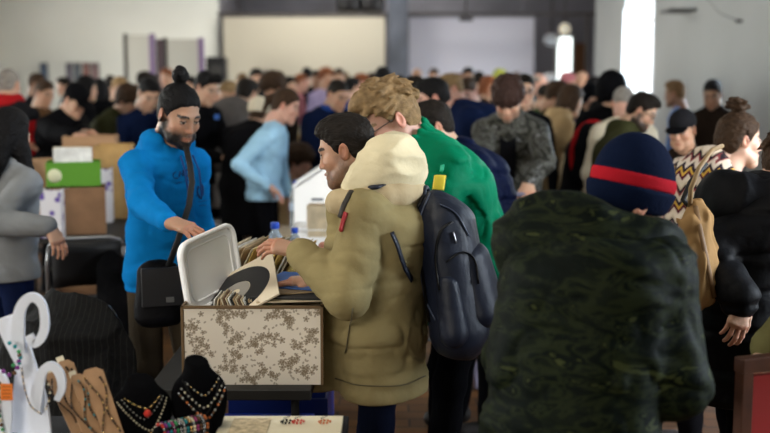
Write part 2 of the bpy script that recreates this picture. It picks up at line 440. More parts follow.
def hat_mesh(kind, h):
    key = ('hat', kind, h)
    if key in CACHE: return CACHE[key]
    F = Field((-.13, -.22, -.10), (.13, .16, .22), h); r = []
    if kind == 'beanie':
        F.ell((0, .018, .058), (.090, .108, .098), k=.01); F.ell((0, .035, .10), (.068, .075, .07), k=.04)
        F.clip(lambda p: (-.012 + p[:, 1] * -.38 - p[:, 2]), k=.01)
        # turned-up rim
        G = Field(F.lo, F.lo + F.h * (F.n - 1), h); G.ell((0, .018, .046), (.098, .116, .112), k=.01)
        G.clip(lambda p: (-.020 + p[:, 1] * -.38 - p[:, 2]), k=.008); G.clip(lambda p: (p[:, 2] + p[:, 1] * .32 - .048), k=.012)
        G.apply(lambda p: -.0010 * np.sin(np.arctan2(p[:, 1], p[:, 0]) * 70))
        r = [F.mesh(), G.mesh()]
    if kind == 'cap':
        F.ell((0, .012, .052), (.085, .104, .092), k=.01); F.clip(lambda p: (.032 + p[:, 1] * -.1 - p[:, 2]), k=.008)
        G = Field(F.lo, F.lo + F.h * (F.n - 1), h); G.ell((0, -.10, .036), (.072, .085, .008), k=.01, M=rx(.12)); r = [F.mesh(), G.mesh()]
    if kind == 'knit':
        F.ell((0, .015, .056), (.090, .110, .098), k=.01); F.clip(lambda p: (.018 + p[:, 1] * -.35 - p[:, 2]), k=.01)
        F.apply(lambda p: -.004 * np.sin(p[:, 2] * 400)); r = [F.mesh()]
    if kind == 'hood':      # a raised hood with its opening at the face
        F.ell((0, .022, .035), (.105, .128, .118), k=.01); F.ell((0, .06, -.04), (.10, .09, .09), k=.05); F.ell((0, -.115, -.005), (.07, .07, .1), k=.02, op='sub')
        F.apply(lambda p: -.008 * noise3(p * 28, 4)); r = [F.mesh()]
    CACHE[key] = r; return r

def hand_mesh(curl, h, spread=.06, thumb=.5):
    key = ('hand', curl, h, spread, thumb)
    if key in CACHE: return CACHE[key]
    F = Field((-.05, -.085, -.12), (.22, .11, .06), h)
    F.seg((-.018, 0, 0), (.01, 0, 0), .021, .021, k=.02, sc=1.25, axis=1)
    F.seg((.01, -.012, 0), (.083, -.026, .0), .016, .013, k=.02); F.seg((.01, 0, 0), (.088, -.008, .001), .017, .0135, k=.02)
    F.seg((.01, .005, 0), (.09, .012, .001), .017, .0135, k=.02); F.seg((.01, .014, 0), (.086, .03, 0), .017, .0135, k=.02)
    base = [(.088, .031, 0), (.092, .011, .001), (.088, -.009, 0), (.080, -.028, -.001)]
    ln = [(.040, .025, .019), (.045, .028, .020), (.041, .026, .019), (.032, .020, .017)]
    for i, (b, l) in enumerate(zip(base, ln)):
        sp = spread * (1.5 - i); p = np.array(b); an = curl * .55 + .06 * i * curl
        pr = .0095 - .0006 * (i == 3) * 1.5
        F.ell(p + np.array((0, 0, .002)), (.0105, .0098, .0105), k=.006)
        for j, L in enumerate(l):
            d = np.array((math.cos(an) * math.cos(sp), math.cos(an) * math.sin(sp), -math.sin(an)))
            q = p + d * L; F.seg(p, q, pr, pr - .0008, k=.0035); pr -= .0009; p = q; an += curl * (1.0 if j == 0 else .75)
    t0 = np.array((.018, .022, -.006)); t1 = t0 + np.array((.036, .026, -.012)) ; an = thumb
    t2 = t1 + .034 * nrm((math.cos(an), math.sin(an) * .75, -.35 - curl * .35)); t3 = t2 + .026 * nrm((math.cos(an * .5), math.sin(an) * .35, -.3 - curl * .5))
    F.seg(t0, t1, .017, .0125, k=.018); F.seg(t1, t2, .0118, .0105, k=.005); F.seg(t2, t3, .0105, .0088, k=.004)
    CACHE[key] = F.mesh(); return CACHE[key]

def ik(a, b, l1, l2, hint):
    a = np.array(a, float); b = np.array(b, float); d = b - a; L = np.linalg.norm(d)
    if L > (l1 + l2) * .985: b = a + d / L * (l1 + l2) * .985; d = b - a; L = np.linalg.norm(d)
    u = d / L; x = (l1 * l1 - l2 * l2 + L * L) / (2 * L); y = math.sqrt(max(0, l1 * l1 - x * x))
    hnt = np.array(hint, float); hnt = hnt - u * (hnt @ u)
    return a + u * x + nrm(hnt) * y, b

def spine(H, lean, hunch, neck, sit, bal=.30):
    s = H / 1.75; D = lambda a: np.array((0, -math.sin(a), math.cos(a)))
    hip = np.array((0, .0, .525 * H)) if not sit else np.array((0, 0, .50))
    if not sit: hip[1] += bal * math.sin(lean) * s; hip[2] -= .02 * s * math.sin(lean)
    waist = hip + D(lean * .6) * .095 * H; chest = waist + D(lean) * .105 * H
    nb = chest + D(lean + hunch) * .108 * H
    hj = nb + D(lean + hunch * .5 + neck) * .088 * H
    return dict(s=s, H=H, hip=hip, waist=waist, chest=chest, nb=nb, hj=hj, lean=lean, hunch=hunch)

SKIN = dict(light=(.50, .30, .205), tan=(.42, .235, .15), pink=(.54, .30, .225), pale=(.60, .39, .30), brown=(.24, .125, .075))
HAIRC = dict(black=(.005, .0045, .005), dark=(.011, .008, .006), brown=(.040, .022, .012), ltbrown=(.13, .075, .035), grey=(.22, .20, .18),
             white=(.5, .48, .45), blond=(.30, .19, .09), red=(.18, .06, .025), dkb=(.035, .018, .014), greyblond=(.21, .135, .065))
def hairmat(c):
    return mat('hair_' + c, HAIRC[c], .6, spec=.12, bump=.8, bscale=80, bdist=.006, bstretch=(3, .6, 2), var=.35, vscale=40)

ROSTER = []
def person(px, ytop, Y, label, group=None, yaw=0, lean=0, hunch=8, neck=12, hp=10, hy=0, hr=0, H=None, sit=False,
           hair=('short', 'dark'), hat=None, skin='light', beard=0, glasses=False, jaw=1.0, nose=1.0, female=False,
           top=('jacket', None), puff=.0, hem=.47, collar=None, hood=None, quilt=0, fold=.008, under=None,
           legs=None, hands=(None, None), elbow=(None, None), hcurl=(.45, .45), hdir=(None, None), hup=(None, None), vest=None,
           extra=None, bodyw=1.0, seed=0, lod=None, shirt=None, wrinkle=1.0, bal=.30, world_root=None, hscale=1.0, hwid=None):
    lod = lod if lod is not None else (0 if Y < 5.2 else 1 if Y < 8.2 else 2 if Y < 12 else 3)
    hh = (.0032, .006, .009, .012)[lod]; ch = (.0075, .013, .018, .024)[lod]
    lean, hunch, neck, hp, hy, hr, yawr = map(R, (lean, hunch, neck, hp, hy, hr, yaw))
    HM = rz(hy) @ rx(hp) @ ry(hr)
    def headtop(H_):
        S = spine(H_, lean, hunch, neck, sit, bal); s = S['s'] * hscale
        c = S['hj'] + HM @ np.array((0, .012, .044)) * s; return S, c, c[2] + .087 * s
    tgt = at(px, ytop, Y)
    if H is None:
        zt = headtop(1.75)[2]
        if sit: H = 1.75
        else: H = min(2.05, max(1.42, 1.75 * tgt.z / zt))
        if not 1.45 < H < 2.0: print('HEIGHT', round(H, 2), label)
    S, c, zt = headtop(H); s = S['s']; hs = s * hscale
    RT = rz(yawr); cw = RT @ c
    tgt = at(px, ytop, Y)
    root = np.array((tgt.x - cw[0], Y - cw[1], (tgt.z - zt) if sit else 0.0))
    if sit: S['lift'] = root[2]; root[2] = 0; 
    if sit:
        for k_ in ('hip', 'waist', 'chest', 'nb', 'hj'): S[k_] = S[k_] + np.array((0, 0, S['lift']))
        print('SIT lift', round(S['lift'], 2), label)
    L = lambda p: RT.T @ (np.array(p, float) - root)          # world -> person
    S['L'] = L; S['root'] = root; S['RT'] = RT
    P = empty('person', root, yawr); tag(P, label, 'person', group)
    nb, hj, chest, waist, hip = S['nb'], S['hj'], S['chest'], S['waist'], S['hip']
    bdir = nrm(nb - chest)
    sh = {}; elb = {}; wr = {}; hx = {}
    for i, sg in ((0, 1), (1, -1)):                            # 0: person's left (+x), 1: person's right
        sh[i] = nb + np.array((sg * .097 * H * bodyw, 0, 0)) - bdir * .050 * H
        if hands[i] is None: t = sh[i] + np.array((sg * .06, -.07, -.315 * H))
        elif hands[i] == 'fwd': t = sh[i] + np.array((-sg * .07, -.33, -.17 * H))
        elif hands[i] == 'belly': t = hip + np.array((sg * .07, -.26 - puff, .07))
        elif hands[i] == 'up': t = sh[i] + np.array((-sg * .05, -.28, -.0 * H))
        elif hands[i] == 'hip': t = hip + np.array((sg * .17, -.10, .02))
        elif hands[i] == 'back': t = hip + np.array((sg * .1, .2, .0))
        else: t = L(hands[i])
        hint = elbow[i] if elbow[i] is not None else (sg * .6, .6, -.3)
        elb[i], wr[i] = ik(sh[i], t, .170 * H, .150 * H, hint)
        fd = nrm(wr[i] - elb[i]); d = fd if hdir[i] is None else nrm(RT.T @ np.array(hdir[i], float))
        if hdir[i] is not None: d = nrm(d + .25 * fd)
        if hup[i] is not None: up = RT.T @ np.array(hup[i], float)
        else: up = np.array((sg, 0, 0)) * (abs(d[2]) > .75) + np.array((0, 0, 1)) * (abs(d[2]) <= .75)
        up = nrm(up - d * (d @ up)); yv = np.cross(up, d)
        hx[i] = np.stack([d, yv, up], 1)
    S.update(sh=sh, elb=elb, wr=wr, HM=HM)
    # --- body: one mesh of head, neck, torso, arms, hands, legs
    sk = SKIN[skin]; skm = colmat('skin', .5, sss=.12, bump=.15, bscale=160)
    hV, hF = head_mesh(hh, jaw, nose, female)
    hc = head_colors(hV, sk, None if (lod > 2) else (HAIRC[hair[1]] if hair else HAIRC['dark']), beard, HAIRC[hair[1]] if hair else HAIRC['dark'], eyes=lod < 3,
                     lip=tuple(np.array(sk) * np.array((.85, .5, .48))) if not female else (.50, .13, .12))
    parts = [((hV * hs) @ HM.T + hj, hF, hc)]
    b = Field((-.42 * H / 1.4, -.75, -.0), (.42 * H / 1.4, .75, 1.9), max(ch, .011))
    pts = np.array([hip, waist, chest, nb, hj] + [wr[0], wr[1], elb[0], elb[1]])
    lo = pts.min(0) - .32; hi = pts.max(0) + .32; lo[2] = -.02; hi[2] = max(hi[2] - .1, 1.2 if not sit else .8)
    b = Field(lo, hi, max(ch, .010))
    b.seg(hip, waist, .09 * s, k=.04, sc=1.3); b.seg(waist, chest, .085 * s, .09 * s, k=.04, sc=1.3); b.seg(chest, nb - bdir * .05, .09 * s, .06 * s, k=.04, sc=1.25)
    b.seg(nb - bdir * .03, hj, .055 * s, .050 * s, k=.03)
    for i in (0, 1):
        b.seg(nb - bdir * .05, sh[i], .05 * s, .042 * s, k=.03); b.seg(sh[i], elb[i], .036 * s, .029 * s, k=.02); b.seg(elb[i], wr[i], .028 * s, .023 * s, k=.01)
    # legs
    kn = {}; an = {}; hp_ = {}
    for i, sg in ((0, 1), (1, -1)):
        hp_[i] = hip + np.array((sg * .046 * H, 0, -.03)); 
        if sit: kn[i] = np.array((sg * .10, hip[1] - .42, hip[2] + .02)); an[i] = np.array((sg * .11, kn[i][1] + .02, .09))
        else:
            off = .05 * (1 if (seed + i) % 2 else -1)
            an[i] = np.array((sg * .075 * H * .9, off, .085)); kn[i] = (hp_[i] + an[i]) / 2 + np.array((0, -.035, .0))
        b.seg(hp_[i], kn[i], .07 * s, .05 * s, k=.02); b.seg(kn[i], an[i], .045 * s, .032 * s, k=.02)
    S.update(kn=kn, an=an)
    bV, bF = b.mesh(); parts.append((bV, bF, np.tile(sk, (len(bV), 1))))
    hn = (.0028, .005, .008, .010)[lod]
    for i in (0, 1):
        V, F_ = hand_mesh(hcurl[i], hn)
        V = V.copy() * s
        if i == 0: V[:, 1] *= -1; F_ = F_[:, ::-1]
        cc = np.tile(sk, (len(V), 1)) * np.where(V[:, :1] > .09 * s, np.array((1.03, .86, .82)), 1.0)
        parts.append((V @ hx[i].T + wr[i], F_, cc))
    mesh_obj('body', parts, skm, P)
    # --- hair and hats
    if hair and hair[0] != 'none':
        k_ = hair[0]
        hs_ = (.004, .006, .009, .012)[lod]
        V, F_ = hair_mesh(k_, hs_, seed % 3)
        hm = hairmat(hair[1])
        if hat in ('beanie', 'knit', 'hood', 'cap'):
            F_ = F_[(V[F_[:, 0], 2] < .055)]
        ho = mesh_obj('hair', [((V * hs) @ HM.T + hj, F_)], hm, P)
    if hat:
        ms = hat_mesh(hat, max(hh, .0045)); hcols = hwid if isinstance(hwid, (list, tuple)) else [hwid] * 2
        nm = dict(beanie=('beanie', 'beanie_rim'), cap=('cap', 'cap_brim'), knit=('knit_hat',), hood=('hood',))[hat]
        par = P
        for q, (V, F_) in enumerate(ms):
            o = mesh_obj(nm[q], [((V * hs) @ HM.T + hj, F_)], hcols[q], par)
            if q == 0: par = o
    if glasses:
        g = MB(); T = lambda p: Vector(HM @ (np.array(p) * hs) + hj)
        for s_ in (-1, 1):
            g.tube([T((s_ * .033 + .020 * math.cos(a), -.099 + .006 * abs(math.cos(a)), .006 + .015 * math.sin(a))) for a in np.linspace(0, 2 * math.pi, 14)[:-1]], .0017 * (1 + lod * .3), 6, True)
            g.tube([T((s_ * .053, -.092, .012)), T((s_ * .078, -.01, .014))], .0017 * (1 + lod * .3), 6)
        g.tube([T((-.013, -.101, .009)), T((.013, -.101, .009))], .0016, 6)
        g.build('glasses', mat('glasses_frame', (.02, .02, .02), .3), P)
    # --- upper clothing
    kind, tm = top
    J = Field(lo - .06, np.array((hi[0] + .06, hi[1] + .06, hi[2] + .06)), ch)
    hz = hem * H if not sit else hip[2] - .06
    p_ = puff
    rb = bodyw
    hemc = hip + np.array((0, .0, 0)) * 1.0; hemc = np.array((hip[0], hip[1] * .75, min(hz, hip[2] - .01) - .03))
    J.seg(hemc, hip, (.120 + p_) * s * rb, (.108 + p_) * s * rb, k=.04, sc=1.42)
    J.seg(hip, waist, (.116 + p_) * s * rb, (.104 + p_) * s * rb, k=.05, sc=1.38)
    J.seg(waist, chest, (.104 + p_) * s * rb, (.112 + p_) * s * rb, k=.05, sc=1.38)
    J.seg(chest, nb - bdir * .06 * s, (.112 + p_) * s * rb, (.082 + p_) * s * rb, k=.05, sc=1.4)
    for i in (0, 1):
        J.seg(nb - bdir * .035 * s, sh[i], (.052 + p_ * .6) * s, (.050 + p_ * .7) * s, k=.05)
        J.seg(sh[i], elb[i], (.053 + p_ * .8) * s, (.047 + p_ * .8) * s, k=.03)
        J.seg(elb[i], wr[i] - nrm(wr[i] - elb[i]) * .012, (.049 + p_ * .8) * s, (.036 + p_ * .7) * s, k=.02)
    nk = lambda t: (nb - bdir * .02 * s) * (1 - t) + hj * t
    if collar:
        ndir = nrm(hj - nb); side = np.array((1., 0, 0)); fwd = np.cross(ndir, side)
        rr, cz, th = collar
        for a in np.linspace(0, 2 * math.pi, 15)[:-1]:
            c0 = nb + (side * math.cos(a) + fwd * math.sin(a)) * rr * s
            J.seg(c0 - ndir * .02, c0 + ndir * cz * s, th * s, th * .8 * s, k=.012)
    else:
        J.seg(nb - bdir * .05, nk(.12), .07 * s + p_ * .3, .062 * s, k=.03)
    hood_in = None
    if hood == 'down' :
        c0 = nb + np.array((0, .075, .02)) * s; 
        ar = []
        for a in np.linspace(-.15 * math.pi, 1.15 * math.pi, 11): ar.append(nb + np.array((.088 * math.cos(a), .005 + .075 * math.sin(a), .028 + .012 * math.sin(a))) * s)
        J.path(ar, .030 * s, k=.03); J.ell(nb + np.array((0, .10, -.035)) * s, (.10 * s, .055 * s, .095 * s), k=.04)
    if extra: extra(J, S)
    sd = seed * 7 + 1
    arms_only = None
    fq = np.array((5.0, 5.0, 13.0))
    def disp(p):
        wp = 2.2 * noise3(p * 5, sd)[:, None]
        n = noise3(p * fq * 1.1 + wp, sd + 1); n2 = noise3(p * np.array((13, 13, 24.)) + wp, sd + 2)
        c1 = np.exp(-((n - .5) / .075) ** 2); c2 = np.exp(-((n2 - .5) / .10) ** 2)
        return (c1 * fold * .45 + c2 * fold * .22 - (n - .5) * fold * 1.7) * wrinkle
    if fold: J.apply(disp)
    if quilt:
        J.apply(lambda p: .010 * (np.exp(-(((p[:, 2] + .1 * (p[:, 1])) / quilt) % 1 - .5) ** 2 / .010)))
    J.clip(lambda p: hz - p[:, 2] + .004 * np.sin(p[:, 0] * 25), k=.012)
    # neck opening and cuffs
    J.seg(nk(.1), nk(1.4), .052 * s, .066 * s, k=.006, op='sub')
    V, F_ = J.mesh()
    def split(o_name, V, F_, fn, m2, nm2, par):
        c = V[F_].mean(1); k_ = fn(c)
        return k_
    if vest:                                                    # sleeves of another colour under a vest
        c = V[F_].mean(1); dm = np.full(len(c), 9.)
        for i in (0, 1):
            for A, B in ((sh[i], elb[i]), (elb[i], wr[i])):
                ab = B - A; t = np.clip(((c - A) @ ab) / (ab @ ab), 0, 1); dd = np.linalg.norm(c - A - t[:, None] * ab, axis=1)
                if A is sh[i]: dd = np.where(t < .12, 9, dd)
                dm = np.minimum(dm, dd)
        ks = (dm < (.075 + p_) * s) & (np.abs(c[:, 0]) > .10 * H * bodyw)
        if collar: ks |= np.linalg.norm(c - nb, axis=1) < .0
        mesh_obj('vest', [(V, F_[~ks])], tm, P); mesh_obj('sleeves', [(V, F_[ks])], vest, P)
    else:
        mesh_obj(kind, [(V, F_)], tm, P)
    S['bvh'] = BVHTree.FromPolygons([Vector(v) for v in (V @ RT.T + root)], [tuple(int(x) for x in f) for f in F_]) if lod < 2 else None
    # --- trousers, shoes
    T_ = Field((-.30, min(kn[0][1], -.22) - .2, .02), (.30, max(hip[1], .12) + .25, hip[2] + .1), max(ch, .012))
    for i in (0, 1):
        T_.seg(hp_[i], kn[i], .082 * s, .064 * s, k=.03); T_.seg(kn[i], an[i] + np.array((0, 0, -.03)), .064 * s, .056 * s, k=.03)
    T_.seg(hip - np.array((0, 0, .02)), hip + np.array((0, 0, .03)), .096 * s, k=.04, sc=1.3)
    T_.apply(lambda p: -.012 * (noise3(p * np.array((9, 9, 15.)), sd + 9) - .5))
    V, F_ = T_.mesh(); mesh_obj('trousers', [(V, F_)], legs or fabric('dark_denim', (.012, .016, .03)), P)
    key = ('shoe', max(ch, .012))
    if key not in CACHE:
        G = Field((-.07, -.22, -.02), (.07, .1, .13), max(ch * .7, .008))
        G.seg((0, .03, .045), (0, -.13, .035), .042, .040, k=.02); G.seg((0, .03, .05), (0, .02, .10), .042, .04, k=.02)
        G.clip(lambda p: .002 - p[:, 2], k=.006); CACHE[key] = G.mesh()
    V, F_ = CACHE[key]
    for i in (0, 1): mesh_obj('shoe', [(V * s + np.array((an[i][0], an[i][1], 0)), F_)], mat('shoe_leather', (.015, .013, .012), .5), P)
    S['P'] = P; S['label'] = label
    return S

# ------------------------------------------------------------------ the hall
def st(o): o['kind'] = 'structure'; return o
ZC = 5.2; YN = -3.0
m_wall = mat('plaster_white', (.62, .64, .615), .9, var=.05, vscale=.7, bump=.25, bscale=5, bdist=.01)
m_wallr = mat('plaster_grey', (.43, .46, .48), .9, var=.06, vscale=.6, bump=.25, bscale=5, bdist=.01)
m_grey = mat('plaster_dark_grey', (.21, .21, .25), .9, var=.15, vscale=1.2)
m_beam = mat('painted_steel', (.05, .045, .045), .6)

fm = bpy.data.materials.new('wood_block_floor'); fm.use_nodes = True; n_ = fm.node_tree; b_ = n_.nodes['Principled BSDF']
tc = n_.nodes.new('ShaderNodeTexCoord'); br = n_.nodes.new('ShaderNodeTexBrick'); br.offset = .5
br.inputs['Scale'].default_value = 1; br.inputs['Brick Width'].default_value = .24; br.inputs['Row Height'].default_value = .12
br.inputs['Mortar Size'].default_value = .006; br.inputs['Color1'].default_value = (.19, .085, .025, 1); br.inputs['Color2'].default_value = (.09, .040, .013, 1)
br.inputs['Mortar'].default_value = (.02, .013, .008, 1); br.inputs['Bias'].default_value = -.1
n_.links.new(tc.outputs['Object'], br.inputs['Vector'])
no = n_.nodes.new('ShaderNodeTexNoise'); no.inputs['Scale'].default_value = 3; no.inputs['Detail'].default_value = 6
n_.links.new(tc.outputs['Object'], no.inputs['Vector'])
mx = n_.nodes.new('ShaderNodeMix'); mx.data_type = 'RGBA'; mx.blend_type = 'MULTIPLY'; mx.inputs[0].default_value = .6
n_.links.new(br.outputs['Color'], mx.inputs[6]); n_.links.new(no.outputs[0], mx.inputs[7]); n_.links.new(mx.outputs[2], b_.inputs['Base Color'])
b_.inputs['Roughness'].default_value = .5; b_.inputs['Specular IOR Level'].default_value = .22
bp = n_.nodes.new('ShaderNodeBump'); bp.inputs['Strength'].default_value = .4; bp.inputs['Distance'].default_value = .004
n_.links.new(br.outputs['Fac'], bp.inputs['Height']); bp.invert = True; n_.links.new(bp.outputs[0], b_.inputs['Normal'])

def slab(name, x0, x1, y0, y1, z0, z1, m):
    return st(MB().add([(x, y, z) for z in (z0, z1) for x, y in ((x0, y0), (x1, y0), (x1, y1), (x0, y1))],
                       [(3, 2, 1, 0), (4, 5, 6, 7), (0, 1, 5, 4), (1, 2, 6, 5), (2, 3, 7, 6), (3, 0, 4, 7)]).build(name, m))
slab('floor', XL - .3, 7, YN, 28.3, -.1, 0, fm)
slab('ceiling', XL - .3, 7, YN, 28.3, ZC, ZC + .1, mat('ceiling_paint', (.26, .26, .25), .9))
slab('wall_front', XL - .3, XR + .3, YN - .2, YN, 0, ZC, m_wall)
fill_fr = empty('window_8', (-3.4, YN + .03, 2.1)); st(fill_fr)  # window-like frame added around the front fill, solid wall behind it
MB().box((0, 0, 0), (3.6, .06, .06)).box((0, 0, 2.05), (3.6, .06, .06)).box((-1.8, 0, 1), (.06, .06, 2.1)).box((1.8, 0, 1), (.06, .06, 2.1)).build('window_frame', mat('frame_front', (.5, .5, .48)), fill_fr)
XO = at(219, 100, YB).x
slab('wall_back', XL - .3, XO, YB, YB + .3, 0, ZC, m_wall)
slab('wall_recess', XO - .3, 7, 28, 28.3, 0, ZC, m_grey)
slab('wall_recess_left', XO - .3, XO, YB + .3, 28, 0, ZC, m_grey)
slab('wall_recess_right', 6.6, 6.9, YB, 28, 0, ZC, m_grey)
slab('wall_recess_return', XR + .35, 6.9, YB, YB + .3, 0, ZC, m_wallr)

def side_wall(name, xin, xout, wins, z0, zs, m):
    """wall along y between YN and YB with arched openings (yc, half width)"""
    b = MB(); xa, xb = sorted((xin, xout))
    def bx(y0, y1, za, zb):
        b.add([(x, y, z) for z in (za, zb) for x, y in ((xa, y0), (xb, y0), (xb, y1), (xa, y1))],
              [(3, 2, 1, 0), (4, 5, 6, 7), (0, 1, 5, 4), (1, 2, 6, 5), (2, 3, 7, 6), (3, 0, 4, 7)])
    y = YN
    for yc, hw in sorted(wins):
        bx(y, yc - hw, 0, ZC); bx(yc - hw, yc + hw, 0, z0); n = 14
        for i in range(n):
            a0, a1 = yc - hw + 2 * hw * i / n, yc - hw + 2 * hw * (i + 1) / n
            t = ((a0 + a1) / 2 - yc) / hw; bx(a0, a1, zs + .75 * math.sqrt(max(0, 1 - t * t)), ZC)
        y = yc + hw
    bx(y, YB, 0, ZC); return st(b.build(name, m))
RW = [(19.95, 1.2), (11.2, 1.15), (3.2, 1.15)]; LW = [(18, 1.2), (11, 1.2), (4, 1.2)]
side_wall('wall_right', XR, XR + .35, RW, 1.05, 2.85, m_wallr)
side_wall('wall_left', XL, XL - .35, LW, 1.05, 2.85, m_wall)
m_frame = mat('window_frame_paint', (.55, .55, .52), .5)
gm = bpy.data.materials.new('window_glass'); gm.use_nodes = True; g_ = gm.node_tree; g_.nodes.clear()
go = g_.nodes.new('ShaderNodeOutputMaterial'); gt = g_.nodes.new('ShaderNodeBsdfTransparent'); gg = g_.nodes.new('ShaderNodeBsdfGlossy'); gx = g_.nodes.new('ShaderNodeMixShader')
gg.inputs['Roughness'].default_value = .05; gx.inputs[0].default_value = .06; g_.links.new(gt.outputs[0], gx.inputs[1]); g_.links.new(gg.outputs[0], gx.inputs[2]); g_.links.new(gx.outputs[0], go.inputs[0])
k = 0
for xw, wins in ((XR + .22, RW), (XL - .22, LW)):
    for yc, hw in wins:
        k += 1; wr_ = empty('window_%d' % k, (xw, yc, 1.05)); st(wr_)
        f = MB(); f.box((0, 0, .03), (.06, 2 * hw, .06)); f.box((0, 0, 1.25), (.06, .05, 2.5)); f.box((0, 0, 1.78), (.06, 2 * hw, .06))
        f.box((0, -hw + .03, .9), (.06, .06, 1.8)); f.box((0, hw - .03, .9), (.06, .06, 1.8)); f.build('window_frame', m_frame, wr_)
        MB().box((0, 0, 1.27), (.008, 2 * hw, 2.5)).build('pane', gm, wr_)

# beam, screens and the doorway of the recess
zb = at(400, 14, YB).z
st(MB().box(((XO + XR) / 2, YB + .05, zb), (XR - XO, .09, .07)).build('trim_1', m_beam))
xp = at(587, 50, YB).x; st(MB().box((xp, YB + .05, zb / 2), (.07, .08, zb)).build('trim_2', m_beam))
x0, x1 = at(388, 50, YB).x, at(408, 50, YB).x
slab('pillar', x0, x1, YB - .1, YB + .5, 0, ZC, mat('pillar_paint', (.075, .085, .11), .8, var=.3, vscale=2))
def flat_board(name, px0, px1, py0, py1, Y, m, edge, label, cat, fr=.03):
    a, b = at(px0, py0, Y), at(px1, py1, Y); c = (a + b) / 2; w_, h_ = b.x - a.x, a.z - b.z
    t = empty(name, (c.x, Y, b.z)); tag(t, label, cat)
    MB().box((0, 0, h_ / 2), (w_, .02, h_)).build('panel', m, t)
    f = MB()
    for sx in (-1, 1): f.box((sx * w_ / 2, 0, h_ / 2), (fr, .035, h_ + fr))
    for z in (0, h_): f.box((0, 0, z), (w_ + fr, .035, fr))
    f.build('frame', edge, t)
    if cat == 'screen':
        for sx in (-1, 1): MB().tube([(sx * w_ * .4, 0, h_), (sx * w_ * .4, 0, ZC - b.z)], .012).build('hanging_rod', edge, t)
    return t
flat_board('projection_screen', 222, 386, 16, 118, YB - .15, mat('screen_cream', (.37, .35, .295), .8), m_beam, 'wide cream screen hanging under the dark beam left of the grey pillar', 'screen', .05)
flat_board('projection_screen', 409, 533, 17, 120, YB + 1, mat('screen_white', (.55, .55, .64), .8), mat('screen_edge', (.3, .3, .35), .8), 'pale lilac screen behind the beam, right of the grey pillar', 'screen', .04)
# small bright window and brown door at the far end
a, b = at(557, 36, 27.9), at(572, 100, 27.9)
wn = empty('window_7', ((a.x + b.x) / 2, 27.97, 1.2)); st(wn)
w_, h_ = b.x - a.x, a.z - 1.2
MB().box((0, 0, h_ / 2), (w_, .02, h_)).build('pane', mat('daylit_pane', (.9, .95, .95), .4, emit=(.9, 1, .98, 2.6)), wn)
f = MB()
for sx in (-1, 1): f.box((sx * w_ / 2, 0, h_ / 2), (.06, .06, h_))
for z in (0, h_): f.box((0, 0, z), (w_, .06, .06))
f.build('window_frame', m_frame, wn)
a, b = at(575, 43, 27.9), at(586, 100, 27.9); dr = empty('door_1', ((a.x + b.x) / 2, 27.95, 0)); st(dr)
MB().box((0, 0, a.z / 2), (b.x - a.x, .05, a.z)).build('door_leaf', mat('door_wood', (.13, .06, .025), .5), dr)
MB().box((-.1, -.05, 1.05), (.12, .03, .03)).build('door_handle', m_beam, dr)
# globe lamp, ceiling fittings
c = at(565, 29, 24.5); t = empty('globe_lamp', c); tag(t, 'pale round globe lamp hanging before the far small window', 'lamp')
MB().lathe([(.01, -.13), (.08, -.115), (.125, -.05), (.13, 0), (.11, .07), (.05, .12), (.02, .13)]).build('lamp_globe', mat('globe_glass', (.85, .8, .65), .4, emit=(1, .9, .7, .35)), t)
MB().tube([(0, 0, .12), (0, 0, ZC - c.z)], .015).build('rod', m_beam, t)
c = at(552, 40, 24.2); t = empty('wall_fan', c); tag(t, 'small metal fan head on a rod beside the globe lamp', 'fan')
MB().tube([(.17 * math.cos(a), 0, .13 * math.sin(a)) for a in np.linspace(0, 6.283, 18)[:-1]], .02, 8, True).build('guard', mat('galvanised', (.5, .52, .55), .4, .6), t)
for i in range(4): MB().box((.07 * math.cos(i * 1.57), .0, .07 * math.sin(i * 1.57)), (.1, .01, .05), Matrix.Rotation(-i * 1.57, 3, 'Y')).build('blade', mat('galvanised', (.5, .5, .5)), t)
MB().tube([(0, .05, 0), (0, .05, ZC - c.z)], .02).build('rod', m_beam, t)
c = at(466, 19, 20); t = empty('ceiling_projector', c); tag(t, 'small dark projector hanging on a rod before the pale screen', 'projector')
MB().box((0, 0, 0), (.24, .26, .07)).build('casing', m_beam, t); MB().tube([(0, -.13, 0), (0, -.17, 0)], .03, 14).build('lens', mat('lens_glass', (.03, .03, .05), .1), t)
MB().tube([(0, 0, .03), (0, 0, ZC - c.z)], .018).build('rod', m_beam, t)
for px, r_, lb in ((349, .27, 'black round drum spotlight above the cream screen, left one'), (372, .26, 'black round drum spotlight above the cream screen, beside the pillar')):
    c = at(px, 1, 22.5); t = empty('stage_spotlight', c); tag(t, lb, 'spotlight')
    MB().lathe([(.02, .2), (r_ * .7, .19), (r_ * .95, .1), (r_, 0), (r_ * .97, -.16), (r_ * .85, -.22), (.02, -.2)], n=30).build('housing', mat('black_metal', (.008, .008, .01), .5), t)
    MB().tube([(0, 0, .18), (0, 0, ZC - c.z)], .02).build('rod', m_beam, t)
c = at(653, 11, 16.5); t = empty('wall_bracket', (XR - .2, c.y, c.z)); tag(t, 'dark flat metal bracket fixed high on the wall beside the arched window', 'bracket')
MB().box((0, 0, 0), (.4, .6, .04)).build('plate', mat('dark_steel', (.10, .105, .11), .5), t)
p0, p1 = at(705, -4, 13.5), at(739, 21, 13.5)
t = empty('wall_cable', (0, 0, 0)); tag(t, 'thin cable hanging down beside the plain grey wall to a small clip', 'cable')
MB().tube([p0, (p0 + p1) / 2 + Vector((-.02, 0, -.06)), p1], .008, 6).build('cable', mat('cable_grey', (.3, .3, .3)), t); MB().box(p1, (.08, .05, .04)).build('clip', m_beam, t)
c = at(217, 69, 22.8); t = empty('loudspeaker', (c.x, 22.8, 0)); tag(t, 'black loudspeaker on a pole beside the left edge of the cream screen', 'loudspeaker')
